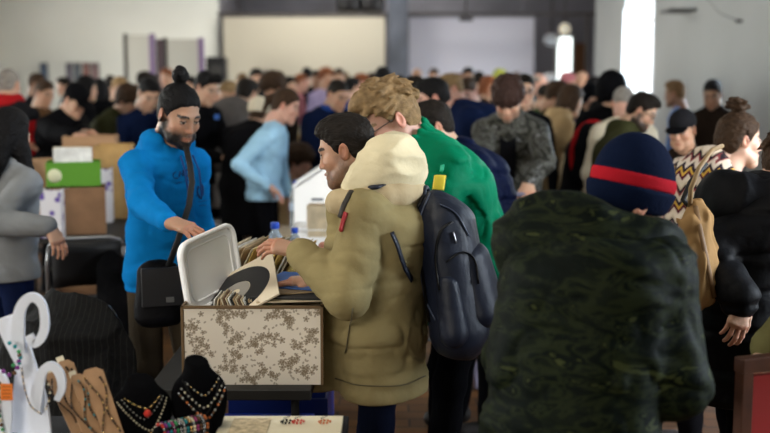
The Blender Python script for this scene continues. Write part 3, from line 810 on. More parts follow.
MB().box((0, 0, c.z), (.42, .35, .5)).build('cabinet', mat('black_metal', (.01, .01, .01)), t)
MB().lathe([(.12, 0), (.14, -.01), (.12, -.02)], (0, -.18, c.z - .05), rot=Matrix.Rotation(R(90), 3, 'X')).build('speaker_cone', mat('cone_grey', (.03, .03, .03), .4), t)
MB().tube([(0, 0, .9), (0, 0, c.z - .2)], .02).build('pole', m_beam, t)
for i in range(3): MB().tube([(0, 0, 1.0), (.5 * math.cos(i * 2.1), .5 * math.sin(i * 2.1), 0.015)], .015).build('leg', m_beam, t)
# display panels and pictures at the left
mp_ = mat('panel_grey', (.38, .38, .35), .7); mpe = mat('panel_edge', (.03, .03, .03)); mpu = mat('panel_purple', (.14, .09, .2), .7)
for (a_, b_, top_, side, lb) in ((125, 150, 35, 1, 'grey display panel with a purple side strip, left one of the pair by the wall'), (165, 199, 39, 2, 'grey display panel with dark striped left side, right one of the pair by the wall')):
    A, B = at(a_, top_, 21), at(b_, top_, 21); t = empty('display_board', ((A.x + B.x) / 2, 21, 0)); tag(t, lb, 'panel')
    hw = (B.x - A.x) / 2; MB().box((0, 0, A.z / 2 + .15), (2 * hw, .04, A.z - .3)).build('panel', mp_, t)
    MB().box((-hw, 0, A.z / 2 + .05), (.06, .08, A.z - .05)).build('post', mpe, t); MB().box((hw + .04, 0, A.z / 2 + .05), (.1, .08, A.z - .05)).build('side_strip', mpu, t)
    if side == 2: MB().box((-hw - .1, 0.02, A.z / 2 + .1), (.16, .05, A.z - .2)).build('dark_strip', mat('strip_dark', (.06, .04, .05), .7), t)
    for sx in (-1, 1): MB().box((sx * hw, 0, .02), (.05, .5, .04)).build('foot', mpe, t)
pics = [(40, 48, (.05, .09, .16)), (66, 73, (.12, .11, .15)), (74, 81, (.10, .13, .16)), (83, 90, (.25, .10, .09)), (91, 99, (.22, .14, .15))]
lbs = ['small dark blue poster on the left wall, apart from the row of four', 'purplish poster, first from the left in the row of four', 'blue-grey poster, second from the left in the row of four', 'reddish poster, third from the left in the row of four', 'dull pink poster at the right end of the row of four']
for (a_, b_, c_), lb in zip(pics, lbs):
    flat_board('poster', a_, b_, 63, 83, YB - .03, mat('poster_' + str(a_), c_, .6, var=.6, vscale=4), mat('poster_edge', (.25, .25, .25)), lb, 'poster', .02)

# ------------------------------------------------------------------ tables, chairs, boxes
m_tabletop = mat('table_dark', (.014, .013, .011), .6, var=.2, vscale=8); m_tleg = mat('table_leg_metal', (.05, .05, .05), .4, .6)
m_tpale = mat('table_pale', (.34, .27, .18), .6, var=.15)
def table(x0, x1, y0, y1, z, label, m=None, rz_=0, group=None):
    cx, cy = (x0 + x1) / 2, (y0 + y1) / 2; t = empty('folding_table', (cx, cy, 0), rz_); tag(t, label, 'table', group)
    hx_, hy_ = (x1 - x0) / 2, (y1 - y0) / 2
    MB().box((0, 0, z - .0175), (2 * hx_, 2 * hy_, .035)).build('table_top', m or m_tabletop, t)
    for sx in (-1, 1):
        for sy in (-1, 1): MB().tube([(sx * (hx_ - .06), sy * (hy_ - .1), z - .03), (sx * (hx_ - .05), sy * (hy_ - .07), 0.0)], .014).build('leg', m_tleg, t)
    for sy in (-1, 1): MB().tube([(-hx_ + .06, sy * (hy_ - .09), .25), (hx_ - .06, sy * (hy_ - .09), .25)], .010).build('stretcher', m_tleg, t)
    return t
def folding_chair(loc, rz_, label, frame=None, pad=None, s=1.0):
    fr_ = frame or mat('chair_steel', (.32, .32, .33), .35, .8); pd = pad or mat('chair_vinyl', (.008, .008, .009), .5)
    t = empty('folding_chair', loc, rz_); tag(t, label, 'chair')
    for sx in (-1, 1):
        MB().tube([Vector(p) * s for p in ((sx * .21, -.22, .01), (sx * .205, .02, .45), (sx * .20, .14, .70), (sx * .19, .17, .80))], .012 * s).build('leg', fr_, t)
        MB().tube([Vector(p) * s for p in ((sx * .20, .26, .01), (sx * .19, -.12, .44))], .012 * s).build('leg', fr_, t)
    MB().tube([Vector(p) * s for p in ((-.19, .17, .80), (-.17, .178, .835), (-.12, .18, .85), (.12, .18, .85), (.17, .178, .835), (.19, .17, .80))], .012 * s).build('top_rail', fr_, t)
    MB().tube([Vector(p) * s for p in ((-.2, -.18, .09), (.2, -.18, .09))], .009 * s).build('stretcher', fr_, t)
    b = MB(); n = 9                                              # curved back panel
    vs = []
    for j in range(5):
        for i in range(n):
            u = -1 + 2 * i / (n - 1); zz = .60 + .235 * j / 4
            vs.append((Vector((u * .178, .12 + .05 * (1 - u * u) + .06 * j / 4, zz - .02 * u * u * (j == 0))) * s))
    vs += [v + Vector((0, .022 * s, 0)) for v in vs]; N = 5 * n; fs = []
    for j in range(4):
        for i in range(n - 1):
            a_ = j * n + i; fs += [(a_, a_ + 1, a_ + n + 1, a_ + n), (a_ + N, a_ + n + N, a_ + n + 1 + N, a_ + 1 + N)]
    ring = [i for i in range(n)] + [j * n + n - 1 for j in range(1, 5)] + [4 * n + i for i in range(n - 2, -1, -1)] + [j * n for j in range(3, 0, -1)]
    for q in range(len(ring)): a_, c_ = ring[q], ring[(q + 1) % len(ring)]; fs.append((a_, a_ + N, c_ + N, c_))
    b.add(vs, fs, True).build('backrest', pd, t)
    MB().box(Vector((0, -.02, .455)) * s, Vector((.39, .39, .035)) * s).build('seat', pd, t)
    return t
m_card = mat('cardboard', (.36, .215, .12), .85, var=.12, vscale=9); m_card2 = mat('cardboard_dark', (.22, .12, .062), .85, var=.15, vscale=9); m_card3 = mat('cardboard_yellow', (.42, .26, .10), .85, var=.2, vscale=9)
m_white = mat('white_plastic', (.93, .93, .93), .35); m_cream = mat('cream_card', (.66, .55, .38), .8, var=.15)
def obox(name, c, d, rz_, m, label, cat='box', group=None, flaps=0, wt=.006, band=None):
    """open-topped box standing with its base centre at c"""
    t = empty(name, c, rz_); tag(t, label, cat, group); x, y, z = d
    MB().box((0, 0, wt / 2), (x, y, wt)).build('base', m, t)
    for sy in (-1, 1): MB().box((0, sy * (y - wt) / 2, z / 2), (x, wt, z)).build('side_panel', m, t)
    for sx in (-1, 1): MB().box((sx * (x - wt) / 2, 0, z / 2), (wt, y - 2 * wt, z)).build('end_panel', m, t)
    if flaps:
        a_ = R(35); L = y * .38
        for sy in (-1, 1): MB().box((0, sy * (y / 2 + math.sin(a_) * L / 2 + .003), z + math.cos(a_) * L / 2 * (1 if flaps > 1 else -1)), (x * .98, .004, L), Matrix.Rotation(-sy * a_ * (1 if flaps > 1 else -1), 3, 'X')).build('flap', m, t)
    if band: MB().box((0, 0, z - .008), (x + .02, y + .02, .016)).build('rim', band, t)
    return t
REC = {}
rcols = dict(cream=(.62, .52, .36), tan=(.42, .30, .17), white=(.72, .72, .70), grey=(.30, .30, .30), black=(.02, .02, .02), red=(.35, .05, .04), blue=(.05, .12, .35), brown=(.16, .09, .05), yellow=(.6, .42, .12), green=(.08, .22, .10))
def record(loc, M, c, group, label=None, size=.312, th=.004):
    key = (c, size, th)
    if key not in REC:
        o = MB().box((0, 0, size / 2), (size, th, size)).build('record_sleeve', mat('sleeve_' + c, rcols[c], .6, var=.25, vscale=14)); REC[key] = o
    else: o = REC[key].copy(); col.objects.link(o)
    o.matrix_world = Matrix.Translation(loc) @ M; tag(o, label, 'record sleeve', group); return o
ORD = 'first second third fourth fifth sixth seventh eighth ninth tenth eleventh twelfth thirteenth fourteenth fifteenth sixteenth seventeenth eighteenth nineteenth twentieth twenty-first twenty-second twenty-third twenty-fourth twenty-fifth twenty-sixth twenty-seventh twenty-eighth twenty-ninth thirtieth'.split()
def record_row(c, rz_, length, n, group, label, cols, lean=12, size=.312, th=.004, seed=1):
    """sleeves on edge, stacked along the local y axis of the row"""
    rg = random.Random(seed); Rz = Matrix.Rotation(rz_, 4, 'Z')
    for i in range(n):
        y = -length / 2 + length * (i + .5) / n; ln = lean + rg.uniform(-2.0, 2.0) * min(1, 60 * length / n)
        p = Vector(c) + (Rz @ Vector((rg.uniform(-.006, .006), y, rg.uniform(0, .012)))); M = Rz @ Matrix.Rotation(R(-ln), 4, 'X') @ Matrix.Rotation(R(rg.uniform(-.8, .8)), 4, 'Y')
        cc = rg.choice(cols); record(p, M, cc, group, label.replace('#c', cc).replace('#o', ORD[i]), size, th)

# main table with the floral box
TZ = .69
table(-.76, -.235, 3.30, 5.05, TZ, 'dark folding table carrying the flowered record box')
bc = at(252, 392, 3.36)
# floral printed box
def floral():
    x0, x1 = at(183, 350, 3.36).x, at(322, 350, 3.36).x; W_, H_, D_ = x1 - x0, .255, .36
    cx, cy = (x0 + x1) / 2, 3.36 + D_ / 2; t = empty('flowered_box', (cx, cy, TZ)); tag(t, 'cream box printed with brown flowers, packed with records', 'box')
    rg = np.random.RandomState(4); nx, nz = 300, 172
    def pat(nx, nz, w_, h_):
        X, Z = np.meshgrid(np.linspace(0, w_, nx), np.linspace(0, h_, nz), indexing='ij'); I = np.zeros(X.shape); 
        cl = [(.03, .19), (.06, .12), (.13, .225), (.165, .16), (.135, .06), (.24, .125), (.27, .155), (.22, .03), (.28, .04), (.345, .21), (.375, .13), (.395, .05), (.42, .17), (.31, .24), (.19, .245), (.05, .03), (.43, .24), (.34, .07), (.17, .11)]
        for cx_, cz_ in cl:
            for _ in range(13):
                a, b = cx_ + rg.normal(0, .021), cz_ + rg.normal(0, .016); r_ = rg.uniform(.006, .0125); d = np.hypot(X - a, Z - b); th_ = np.arctan2(Z - b, X - a)
                pet = r_ * (.8 + .2 * np.cos(5 * th_ + a * 900)); rr = .45 + .35 * np.sin(d / r_ * 9)
                I = np.maximum(I, (d < pet) * (.55 + .35 * (rr > .5)))
            for _ in range(12):
                a, b = cx_ + rg.normal(0, .032), cz_ + rg.normal(0, .026); an = rg.uniform(0, 3.14); u = (X - a) * math.cos(an) + (Z - b) * math.sin(an); v = -(X - a) * math.sin(an) + (Z - b) * math.cos(an)
                I = np.maximum(I, ((u / .0048) ** 2 + (v / .0030) ** 2 < 1) * .6)
        return X, Z, I
    def panel(w_, org, ux, name, flip=False):
        n1 = int(nx * w_ / W_); X, Z, I = pat(n1, nz, w_, H_)
        P0 = np.array(org); V = P0 + X[..., None] * np.array(ux) + Z[..., None] * np.array((0, 0, 1.)); V = V.reshape(-1, 3)
        V[:, 1] += .0
        i = np.arange(n1 * nz).reshape(n1, nz); F_ = np.stack([i[:-1, :-1], i[1:, :-1], i[1:, 1:], i[:-1, 1:]], -1).reshape(-1, 4)
        if flip: F_ = F_[:, ::-1]
        I = I.ravel()[:, None]; C_ = np.array((.82, .74, .63)) * (1 - I) + np.array((.19, .13, .065)) * I
        nrm_ = np.cross(np.array(ux), (0, 0, 1.)) * (-1 if flip else 1)
        V2 = V - nrm_ * .005; C2 = np.tile((.35, .27, .17), (len(V), 1))
        b0 = np.concatenate([i[:, 0], i[-1, 1:], i[-2::-1, -1], i[0, -2:0:-1]]); e = np.stack([b0, b0 + len(V), np.roll(b0, -1) + len(V), np.roll(b0, -1)], 1)
        FF = np.concatenate([F_, F_[:, ::-1] + len(V), e])
        return mesh_obj(name, [(np.concatenate([V, V2]), FF, np.concatenate([C_, C2]))], colmat('printed_card', .6), t)
    panel(W_, (-W_ / 2, -D_ / 2, 0), (1, 0, 0), 'front_panel'); panel(D_, (-W_ / 2, D_ / 2, 0), (0, -1, 0), 'end_panel'); panel(D_, (W_ / 2, -D_ / 2, 0), (0, 1, 0), 'end_panel'); panel(W_, (W_ / 2, D_ / 2, 0), (-1, 0, 0), 'back_panel')
    MB().box((0, 0, .004), (W_ - .012, D_ - .012, .006)).build('base', m_card, t)
    tr = MB()
    for sx in (-1, 1): tr.box((sx * W_ / 2, 0, H_), (.008, D_ + .008, .010))
    for sy in (-1, 1): tr.box((0, sy * D_ / 2, H_), (W_ + .008, .008, .010))
    for sx in (-1, 1):
        for sy in (-1, 1): tr.box((sx * W_ / 2, sy * D_ / 2, H_ / 2), (.009, .009, H_))
    tr.build('edge_trim', mat('trim_brown', (.16, .10, .05), .7), t)
    return cx, cy, W_, H_, D_
FX, FY, FW, FH, FD = floral()
BT = TZ + FH
# white lid standing in the box
t = empty('box_lid', (0, 0, 0)); tag(t, 'white rounded plastic lid standing upright at the left end of the flowered box', 'lid')
p0, p1, p2, p3 = at(188, 316, 3.44), at(240, 288, 3.70), at(214, 231, 3.70), at(176, 246, 3.44)
ux = (p1 - p0).normalized(); uz = ((p3 - p0) - ux * (p3 - p0).dot(ux)).normalized(); uy = uz.cross(ux); wl, hl = (p1 - p0).length, (p3 - p0).length
LM = Matrix((ux, uy, uz)).transposed().to_4x4(); LM.translation = p0
sk_ = (p3 - p0).dot(ux)
def rrect(x0, x1, z0, z1, r, n=6, shear=0.0):
    o = []
    for cx, cz, a0 in ((x1 - r, z0 + r, -90), (x1 - r, z1 - r, 0), (x0 + r, z1 - r, 90), (x0 + r, z0 + r, 180)):
        for i in range(n + 1): a = R(a0 + 90 * i / n); z = cz + r * math.sin(a); o.append((cx + r * math.cos(a) + shear * z / (z1 - z0), z))
    return o
sh_ = sk_
MB().prism(rrect(0, wl, 0, hl, .045, shear=sh_), .010, LM).build('panel', m_white, t)
rim = [LM @ Vector((x, -.012, z)) for x, z in rrect(.002, wl - .002, .002, hl - .002, .045, shear=sh_)]
MB().tube(rim, .009, 8, True).build('rim', m_white, t)
rim = [LM @ Vector((x, -.006, z)) for x, z in rrect(.03, wl - .03, .03, hl - .03, .035, shear=sh_)]
MB().tube(rim, .004, 8, True).build('ridge', m_white, t)
# sleeve being pulled out by the man in beige: cream sleeve with a dark disc picture
A0 = at(194, 293, 3.66); A1 = at(279, 246, 3.66)
ea = (A1 - A0).normalized(); eb = Vector((.17, -.27, -.02)); eb = (eb - ea * eb.dot(ea)).normalized(); en = eb.cross(ea).normalized()
if en.z < 0: en = -en
t = empty('record_sleeve', A0); tag(t, 'cream record sleeve with a large black disc picture, held tilted over the flowered box', 'record sleeve')
def on(u, v, d=0): return ea * u + eb * v + en * d
S_ = .312; sb = MB(); sb.add([on(0, 0, 0), on(S_, 0, 0), on(S_, S_, 0), on(0, S_, 0), on(0, 0, -.006), on(S_, 0, -.006), on(S_, S_, -.006), on(0, S_, -.006)], [(0, 1, 2, 3), (7, 6, 5, 4), (0, 4, 5, 1), (1, 5, 6, 2), (2, 6, 7, 3), (3, 7, 4, 0)])
sb.build('sleeve', mat('sleeve_cream_picture', (.70, .60, .45), .5), t)
def disc(r0, r1, d, m, nm):
    b = MB(); n = 40; vs = [on(S_ / 2 + r * math.cos(2 * math.pi * k / n), S_ / 2 + r * math.sin(2 * math.pi * k / n), dd) for r, dd in ((r0, d), (r1, d), (r1, d - .0012), (r0, d - .0012)) for k in range(n)]
    fs = [(j * n + k, j * n + (k + 1) % n, ((j + 1) % 4) * n + (k + 1) % n, ((j + 1) % 4) * n + k) for j in range(4) for k in range(n)]
    b.add(vs, fs); b.build(nm, m, t)
disc(.06, .135, .0013, mat('vinyl_black', (.015, .015, .017), .3), 'disc_picture'); disc(.02, .058, .0012, mat('disc_grey', (.30, .28, .25), .5), 'disc_label')
# records in the floral box
G1 = 'record sleeves on edge in the flowered box'
for i in range(6):
    x = FX - .155 + i * .006; record((x, FY + .005, TZ + .02), Matrix.Rotation(R(90), 4, 'Z') @ Matrix.Rotation(R(6 + i * 1.3), 4, 'X'), ['white', 'cream', 'tan', 'cream', 'brown', 'white'][i], G1, '%s sleeve, %s from the white lid, at the left end of the flowered box' % (['white', 'cream', 'tan', 'cream', 'brown', 'white'][i], ORD[i]), .25)
for i in range(13):
    x = FX + .0 + i * .0095; record((x, FY + .005, TZ + .012), Matrix.Rotation(R(90), 4, 'Z') @ Matrix.Rotation(R(-22 - i * .3), 4, 'X') , ['cream', 'brown', 'cream', 'white', 'black', 'tan'][i % 6], G1 + ', right half', '%s sleeve leaning in the flowered box right half, %s from the left' % (['cream', 'brown', 'cream', 'white', 'black', 'tan'][i % 6], ORD[i]), .285)
top_recs = [((FX + .125, FY - .03, BT + .012), 8, 'cream', 'cream record sleeve lying flat across the right end of the flowered box'), ((FX + .12, FY - .02, BT + .019), -6, 'black', 'dark record sleeve lying under the cream one on the flowered box'),
            ((FX + .10, FY + .03, BT + .027), 22, 'tan', 'tan record sleeve lying turned on the pile over the flowered box'), ((FX + .14, FY + .07, BT + .035), -18, 'blue', 'blue and white record sleeve on top of the pile over the flowered box')]
for p, a, c, lb in top_recs:
    c_ = dict(black='black').get(c, c); o = record(Vector(p) - Matrix.Rotation(R(a), 3, 'Z') @ Vector((0, .12, 0)), Matrix.Rotation(R(a), 4, 'Z') @ Matrix.Rotation(R(-88), 4, 'X'), c_, None, lb, .24 if c != 'cream' else .262, .005)
# crates behind on the same table
m_crate = mat('crate_grey', (.20, .20, .20), .5)
obox('record_crate', (-.50, 4.0, TZ), (.44, .36, .2), 0, m_crate, 'grey record crate on the dark table behind the flowered box')
record_row((-.56, 3.98, TZ + .085), R(80), .28, 17, 'cream sleeves in the crate behind the flowered box', '#c sleeve in the grey crate behind the flowered box, #o from the right', ['cream', 'cream', 'tan', 'white', 'yellow'], lean=-26, seed=3)
obox('record_crate', (-.37, 4.50, TZ), (.34, .34, .15), .1, m_white, 'low white plastic crate of narrow cases on the dark table', band=m_white)
record_row((-.37, 4.47, TZ + .01), .1, .28, 30, 'narrow cases in the low white crate', '#c disc case in the low white crate by the bottles, #o from the front', ['white', 'black', 'white', 'grey', 'blue', 'red'], lean=-10, size=.2, th=.006, seed=5)
# water bottles
def bottle(c, s, label, cap=(.01, .06, .45)):
    t = empty('water_bottle', c); tag(t, label, 'bottle')
    pr = [(.0, 0), (.036, .0), (.042, .01), (.042, .05), (.038, .055), (.042, .06), (.042, .1), (.038, .105), (.042, .11), (.042, .17), (.041, .2), (.032, .245), (.018, .27), (.014, .275), (.014, .29)]
    MB().lathe([(max(.001, r) * s, z * s) for r, z in pr]).build('bottle_body', bottle_m, t)
    MB().lathe([(.016 * s, .284 * s), (.017 * s, .286 * s), (.017 * s, .305 * s), (.015 * s, .308 * s)]).build('cap', mat('cap_blue', cap, .4), t)
    MB().lathe([(.0425 * s, .115 * s), (.0428 * s, .117 * s), (.0428 * s, .16 * s), (.0425 * s, .162 * s)]).build('paper_label', mat('bottle_label', (.45, .55, .7), .5), t)
bottle_m = mat('clear_plastic', (.75, .85, .92), .12, trans=.75, spec=.6)
bottle((-.49, 4.72, TZ), 1.15, 'clear water bottle with blue cap behind the record crate')
bottle((-.42, 4.93, TZ), .98, 'shorter water bottle with blue cap, right of the larger bottle')
bottle((-.57, 6.8, .74), 1.0, 'water bottle standing on the far table beside the white box')
# second table with the white boxes
table(-.68, .35, 5.7, 6.95, .74, 'pale table behind the man in beige carrying white boxes', m_tpale)
wb = empty('storage_box', (at(322, 200, 6.4).x, 6.5, .74)); tag(wb, 'large white plastic box with sloping lid on the pale table', 'box')
MB().prism([(-.16, 0), (.18, 0), (.18, .42), (.02, .42), (-.16, .30)], .42, Matrix.Identity(4)).build('box_body', m_white, wb)
MB().box((-.075, 0, .375), (.225, .44, .012), Matrix.Rotation(R(-33), 3, 'Y')).build('lid', m_white, wb)
MB().box((-.02, -.213, .24), (.07, .004, .014)).build('box_mark', mat('mark_grey', (.12, .13, .15)), wb)
obox('record_crate', (at(322, 240, 5.95).x, 5.98, .74), (.30, .26, .13), 0, m_white, 'white crate of sleeves in front of the sloping white box', band=m_white)
record_row((at(330, 240, 5.95).x, 5.95, .75), 0, .18, 14, 'sleeves in the white crate before the sloping box', '#c sleeve in the white crate before the sloping white box, #o from the front', ['cream', 'brown', 'cream', 'tan'], lean=-14, size=.24, seed=6)
# blue crate and red bag under the table
m_blue = mat('blue_plastic', (.006, .02, .16), .35)
obox('plastic_crate', (-.52, 3.72, 0), (.48, .5, .40), 0, m_blue, 'dark blue plastic crate under the flowered box table', 'crate', wt=.012, band=mat('blue_bright', (.01, .04, .5), .3))
obox('plastic_crate', (-.43, 4.42, 0), (.40, .5, .40), 0, m_blue, 'dark blue plastic crate under the back half of the dark table', 'crate', wt=.012)

# --- left row: table with cardboard boxes
c0 = at(95, 222, 7.0)
table(-2.75, -1.5, 6.35, 8.2, .74, 'dark table with cardboard boxes behind the woman in grey')
def bx_at(px, Y, w_, d_, h_, rz_, m, lb, z=.74, **k):
    return obox('cardboard_box', (at(px, 200, Y).x, Y, z), (w_, d_, h_), rz_, m, lb, **k)
bx_at(79, 6.62, .32, .28, .29, .25, m_card2, 'brown cardboard box on the table under the green record box')
gx_ = at(75, 200, 6.62).x
t = obox('record_box', (gx_, 6.62, 1.035), (.32, .25, .15), .25, mat('green_card', (.09, .26, .02), .6), 'green record box stacked on the brown cardboard box'); 
dsc = MB().lathe([(.001, 0), (.042, 0), (.042, .002), (.001, .003)], rot=Matrix.Rotation(R(90), 3, 'X')).build('round_sticker', mat('sticker_cream', (.6, .6, .4), .6), t); dsc.location = (-.11, -.127, .07)
record_row((gx_, 6.61, 1.045), .25, .17, 16, 'white cards in the green box', '#c card sleeve standing in the green record box, #o from the front', ['white', 'white', 'cream'], lean=-8, size=.22, seed=8)
bx_at(45, 7.1, .34, .3, .42, .5, m_card, 'tall light brown cardboard box behind the woman in grey')
m_dots = mat('white_patterned', (.62, .60, .66), .7, var=.0)
nt = m_dots.node_tree; vo = nt.nodes.new('ShaderNodeTexVoronoi'); vo.inputs['Scale'].default_value = 16; tc2 = nt.nodes.new('ShaderNodeTexCoord'); nt.links.new(tc2.outputs['Object'], vo.inputs['Vector'])
rp = nt.nodes.new('ShaderNodeValToRGB'); rp.color_ramp.elements[0].position = .22; rp.color_ramp.elements[0].color = (.12, .07, .3, 1); rp.color_ramp.elements[1].position = .34; rp.color_ramp.elements[1].color = (.65, .63, .66, 1)
nt.links.new(vo.outputs['Distance'], rp.inputs[0]); nt.links.new(rp.outputs[0], nt.nodes['Principled BSDF'].inputs['Base Color'])
bx_at(55, 6.48, .12, .28, .29, .1, m_dots, 'narrow white box with purple dots left of the brown box')
bx_at(101, 7.2, .16, .28, .36, .2, m_dots, 'narrow white box with purple dots right of the brown box')
bx_at(93, 7.75, .36, .3, .55, .15, m_card, 'plain light brown cardboard box standing behind the green box')
t = bx_at(116, 7.45, .24, .34, .50, .15, m_card3, 'tall yellowish cardboard box nearest the blue hoodie'); 
record_row((at(116, 200, 7.45).x, 7.42, .95), .15, .2, 12, 'sleeves in the yellowish box', '#c sleeve standing in the tall yellowish box, #o from the front', ['white', 'cream', 'white', 'blue'], lean=-6, size=.215, seed=9)
for i, (px, Y, m_, lb) in enumerate(((78, 6.9, m_card2, 'brown cardboard box on the floor under the left table'), (112, 7.3, mat('box_navy', (.03, .04, .09), .7), 'dark blue box on the floor under the left table'))):
    obox('cardboard_box', (at(px, 200, Y).x, Y, 0), (.34, .34, .32), .1, m_, lb)
# --- middle rows
GT = 'long sale tables farther back'
table(-2.9, -1.1, 9.6, 11.0, .76, 'pale table with crates behind the light blue shirt woman', m_tpale)
rgx = random.Random(12); mm = [m_card, m_card3, m_white, m_cream, m_dots, m_card2]
mid = [(205, 9.9, .30, .26, 0, m_card3, 'yellowish cardboard box, left of the crates beyond the blue hoodie'), (222, 9.85, .26, .22, .1, mat('box_lime', (.25, .40, .05), .6), 'lime green box among the crates beyond the blue hoodie'), (240, 10.0, .30, .27, 0, m_card, 'light brown box at the right of the crates beyond the blue hoodie'),
       (200, 10.5, .34, .36, 0, m_cream, 'cream carton in the back line of crates beyond the blue hoodie'), (219, 10.55, .30, .40, .1, m_white, 'white carton in the back line of crates beyond the blue hoodie'), (238, 10.5, .3, .34, 0, m_dots, 'purple dotted carton in the back line of crates beyond the blue hoodie')]
for px, Y, w_, h_, a, m_, lb in mid: obox('cardboard_box', (at(px, 200, Y).x, Y, .76), (w_, .3, h_), a, m_, lb)
table(-1.05, .75, 11.0, 12.2, .8, 'pale table with cartons behind the navy jacket man', m_tpale)
for px, Y, h_, m_, lb in ((296, 11.3, .42, m_cream, 'cream carton on the table right of the light blue shirt woman'), (309, 11.25, .34, m_card3, 'tan carton beside the cream one by the navy jacket man'), (350, 11.3, .36, m_cream, 'cream carton right of the navy jacket man')):
    obox('cardboard_box', (at(px, 200, Y).x, Y, .8), (.3, .3, h_), 0, m_, lb)
table(2.2, 3.7, 8.2, 9.2, .76, 'dark table behind the olive jacket man with glasses')
# chairs
m_cs = mat('chair_steel', (.32, .32, .33), .35, .8)
c = at(93, 222, 5.9); folding_chair((c.x, 5.75, 0), R(196), 'black padded folding chair with steel legs beside the woman in grey')
c = at(214, 165, 10); folding_chair((at(216, 165, 9.0).x, 9.0, 0), R(160), 'pale grey folding chair beyond the blue hoodie', mat('chair_pale', (.40, .38, .36), .5), mat('chair_pale_back', (.36, .34, .32), .5), 1.08)
c = at(511, 190, 6.0); folding_chair((c.x, 5.95, 0), R(8), 'dark chair with lilac-grey rounded top rail before the camouflage jacket man', mat('chair_lilac', (.13, .12, .17), .45), None, 1.2)
# draped black coats
m_blk = fabric('black_cloth', (.003, .003, .0035), .9)
def pin_mat():
    m = mat('pinstripe_cloth', (.008, .008, .008), .9, bump=.8, bscale=14, bdist=.02); nt = m.node_tree
    wv = nt.nodes.new('ShaderNodeTexWave'); wv.inputs['Scale'].default_value = 16; wv.inputs['Distortion'].default_value = 2.5; wv.inputs['Detail Scale'].default_value = 1; tc_ = nt.nodes.new('ShaderNodeTexCoord'); nt.links.new(tc_.outputs['Object'], wv.inputs['Vector'])
    rp = nt.nodes.new('ShaderNodeValToRGB'); rp.color_ramp.elements[0].position = .9; rp.color_ramp.elements[0].color = (.003, .003, .0032, 1); rp.color_ramp.elements[1].position = .99; rp.color_ramp.elements[1].color = (.016, .016, .014, 1)
    nt.links.new(wv.outputs[0], rp.inputs[0]); nt.links.new(rp.outputs[0], nt.nodes['Principled BSDF'].inputs['Base Color']); return m
def lump(name, loc, lo, hi, h, prims, m, label=None, cat=None, parent=None, amp=.02, fr=(9, 9, 5), seed=3, clip=None, rz_=0):
    F = Field(lo, hi, h); prims(F)
    if amp: F.apply(lambda p: -amp * (1 - 2 * np.abs(2 * noise3(p * np.array(fr, float), seed) - 1)) - amp * .5 * (noise3(p * np.array(fr) * 2.7, seed + 1) - .5))
    if clip: F.clip(clip)
    V, F_ = F.mesh(); o = mesh_obj(name, [(V, F_)], m, parent); o.location = loc; o.rotation_euler = (0, 0, rz_)
    if label: tag(o, label, cat)
    return o
cx = at(103, 222, 5.6).x
lump('coat', (cx, 5.58, 0), (-.35, -.4, -.02), (.4, .35, .95), .012, lambda F: (F.seg((.05, -.02, .72), (.13, -.02, .70), .05, k=.03), F.path([(.09, -.06, .66), (.12, -.10, .42), (.16, -.14, .12)], [.08, .12, .14], k=.05, sc=1.2)), m_blk, 'black coat draped over the back of the padded folding chair', 'coat', clip=lambda p: .004 - p[:, 2])
cx = at(74, 300, 4.25).x
folding_chair((cx, 4.35, 0), R(180), 'black chair hidden under a pinstriped coat at the left', None, None, .92)
lump('coat', (cx, 4.2, 0), (-.45, -.42, -.02), (.62, .42, .98), .012, lambda F: (F.seg((-.14, -.02, .76), (.10, -.02, .75), .055, k=.04), F.seg((-.14, -.05, .6), (.13, -.05, .58), .11, k=.07), F.path([(-.02, -.1, .66), (.0, -.12, .4), (.08, -.12, .08)], [.14, .17, .18], k=.08, sc=1.3), F.path([(.06, -.05, .56), (.15, -.1, .32), (.24, -.12, .06)], [.1, .11, .10], k=.06)), pin_mat(), 'black pinstriped coat heaped over a chair behind the white stand', 'coat', amp=.03, fr=(7, 7, 3.5), clip=lambda p: .004 - p[:, 2])
# wooden chair with red back at the right
t = empty('wooden_chair', (at(761, 380, 2.9).x, 2.95, 0), R(200)); tag(t, 'dark wooden chair with a red back panel at the lower right', 'chair')
mw = mat('dark_wood', (.07, .025, .012), .45, var=.3, vscale=12)
for sx in (-1, 1):
    MB().box((sx * .19, .19, .46), (.035, .035, .92)).build('leg', mw, t); MB().box((sx * .19, -.19, .22), (.035, .035, .44)).build('leg', mw, t)
MB().box((0, 0, .45), (.42, .42, .035)).build('seat', mw, t); MB().box((0, .19, .80), (.36, .022, .20)).build('backrest', mat('red_panel', (.28, .018, .015), .5), t)
MB().box((0, .19, .93), (.42, .04, .04)).build('top_rail', mw, t); MB().box((0, .19, .62), (.36, .03, .04)).build('rail', mw, t)
for sx in (-1, 1): MB().box((sx * .19, 0, .2), (.025, .36, .03)).build('stretcher', mw, t)

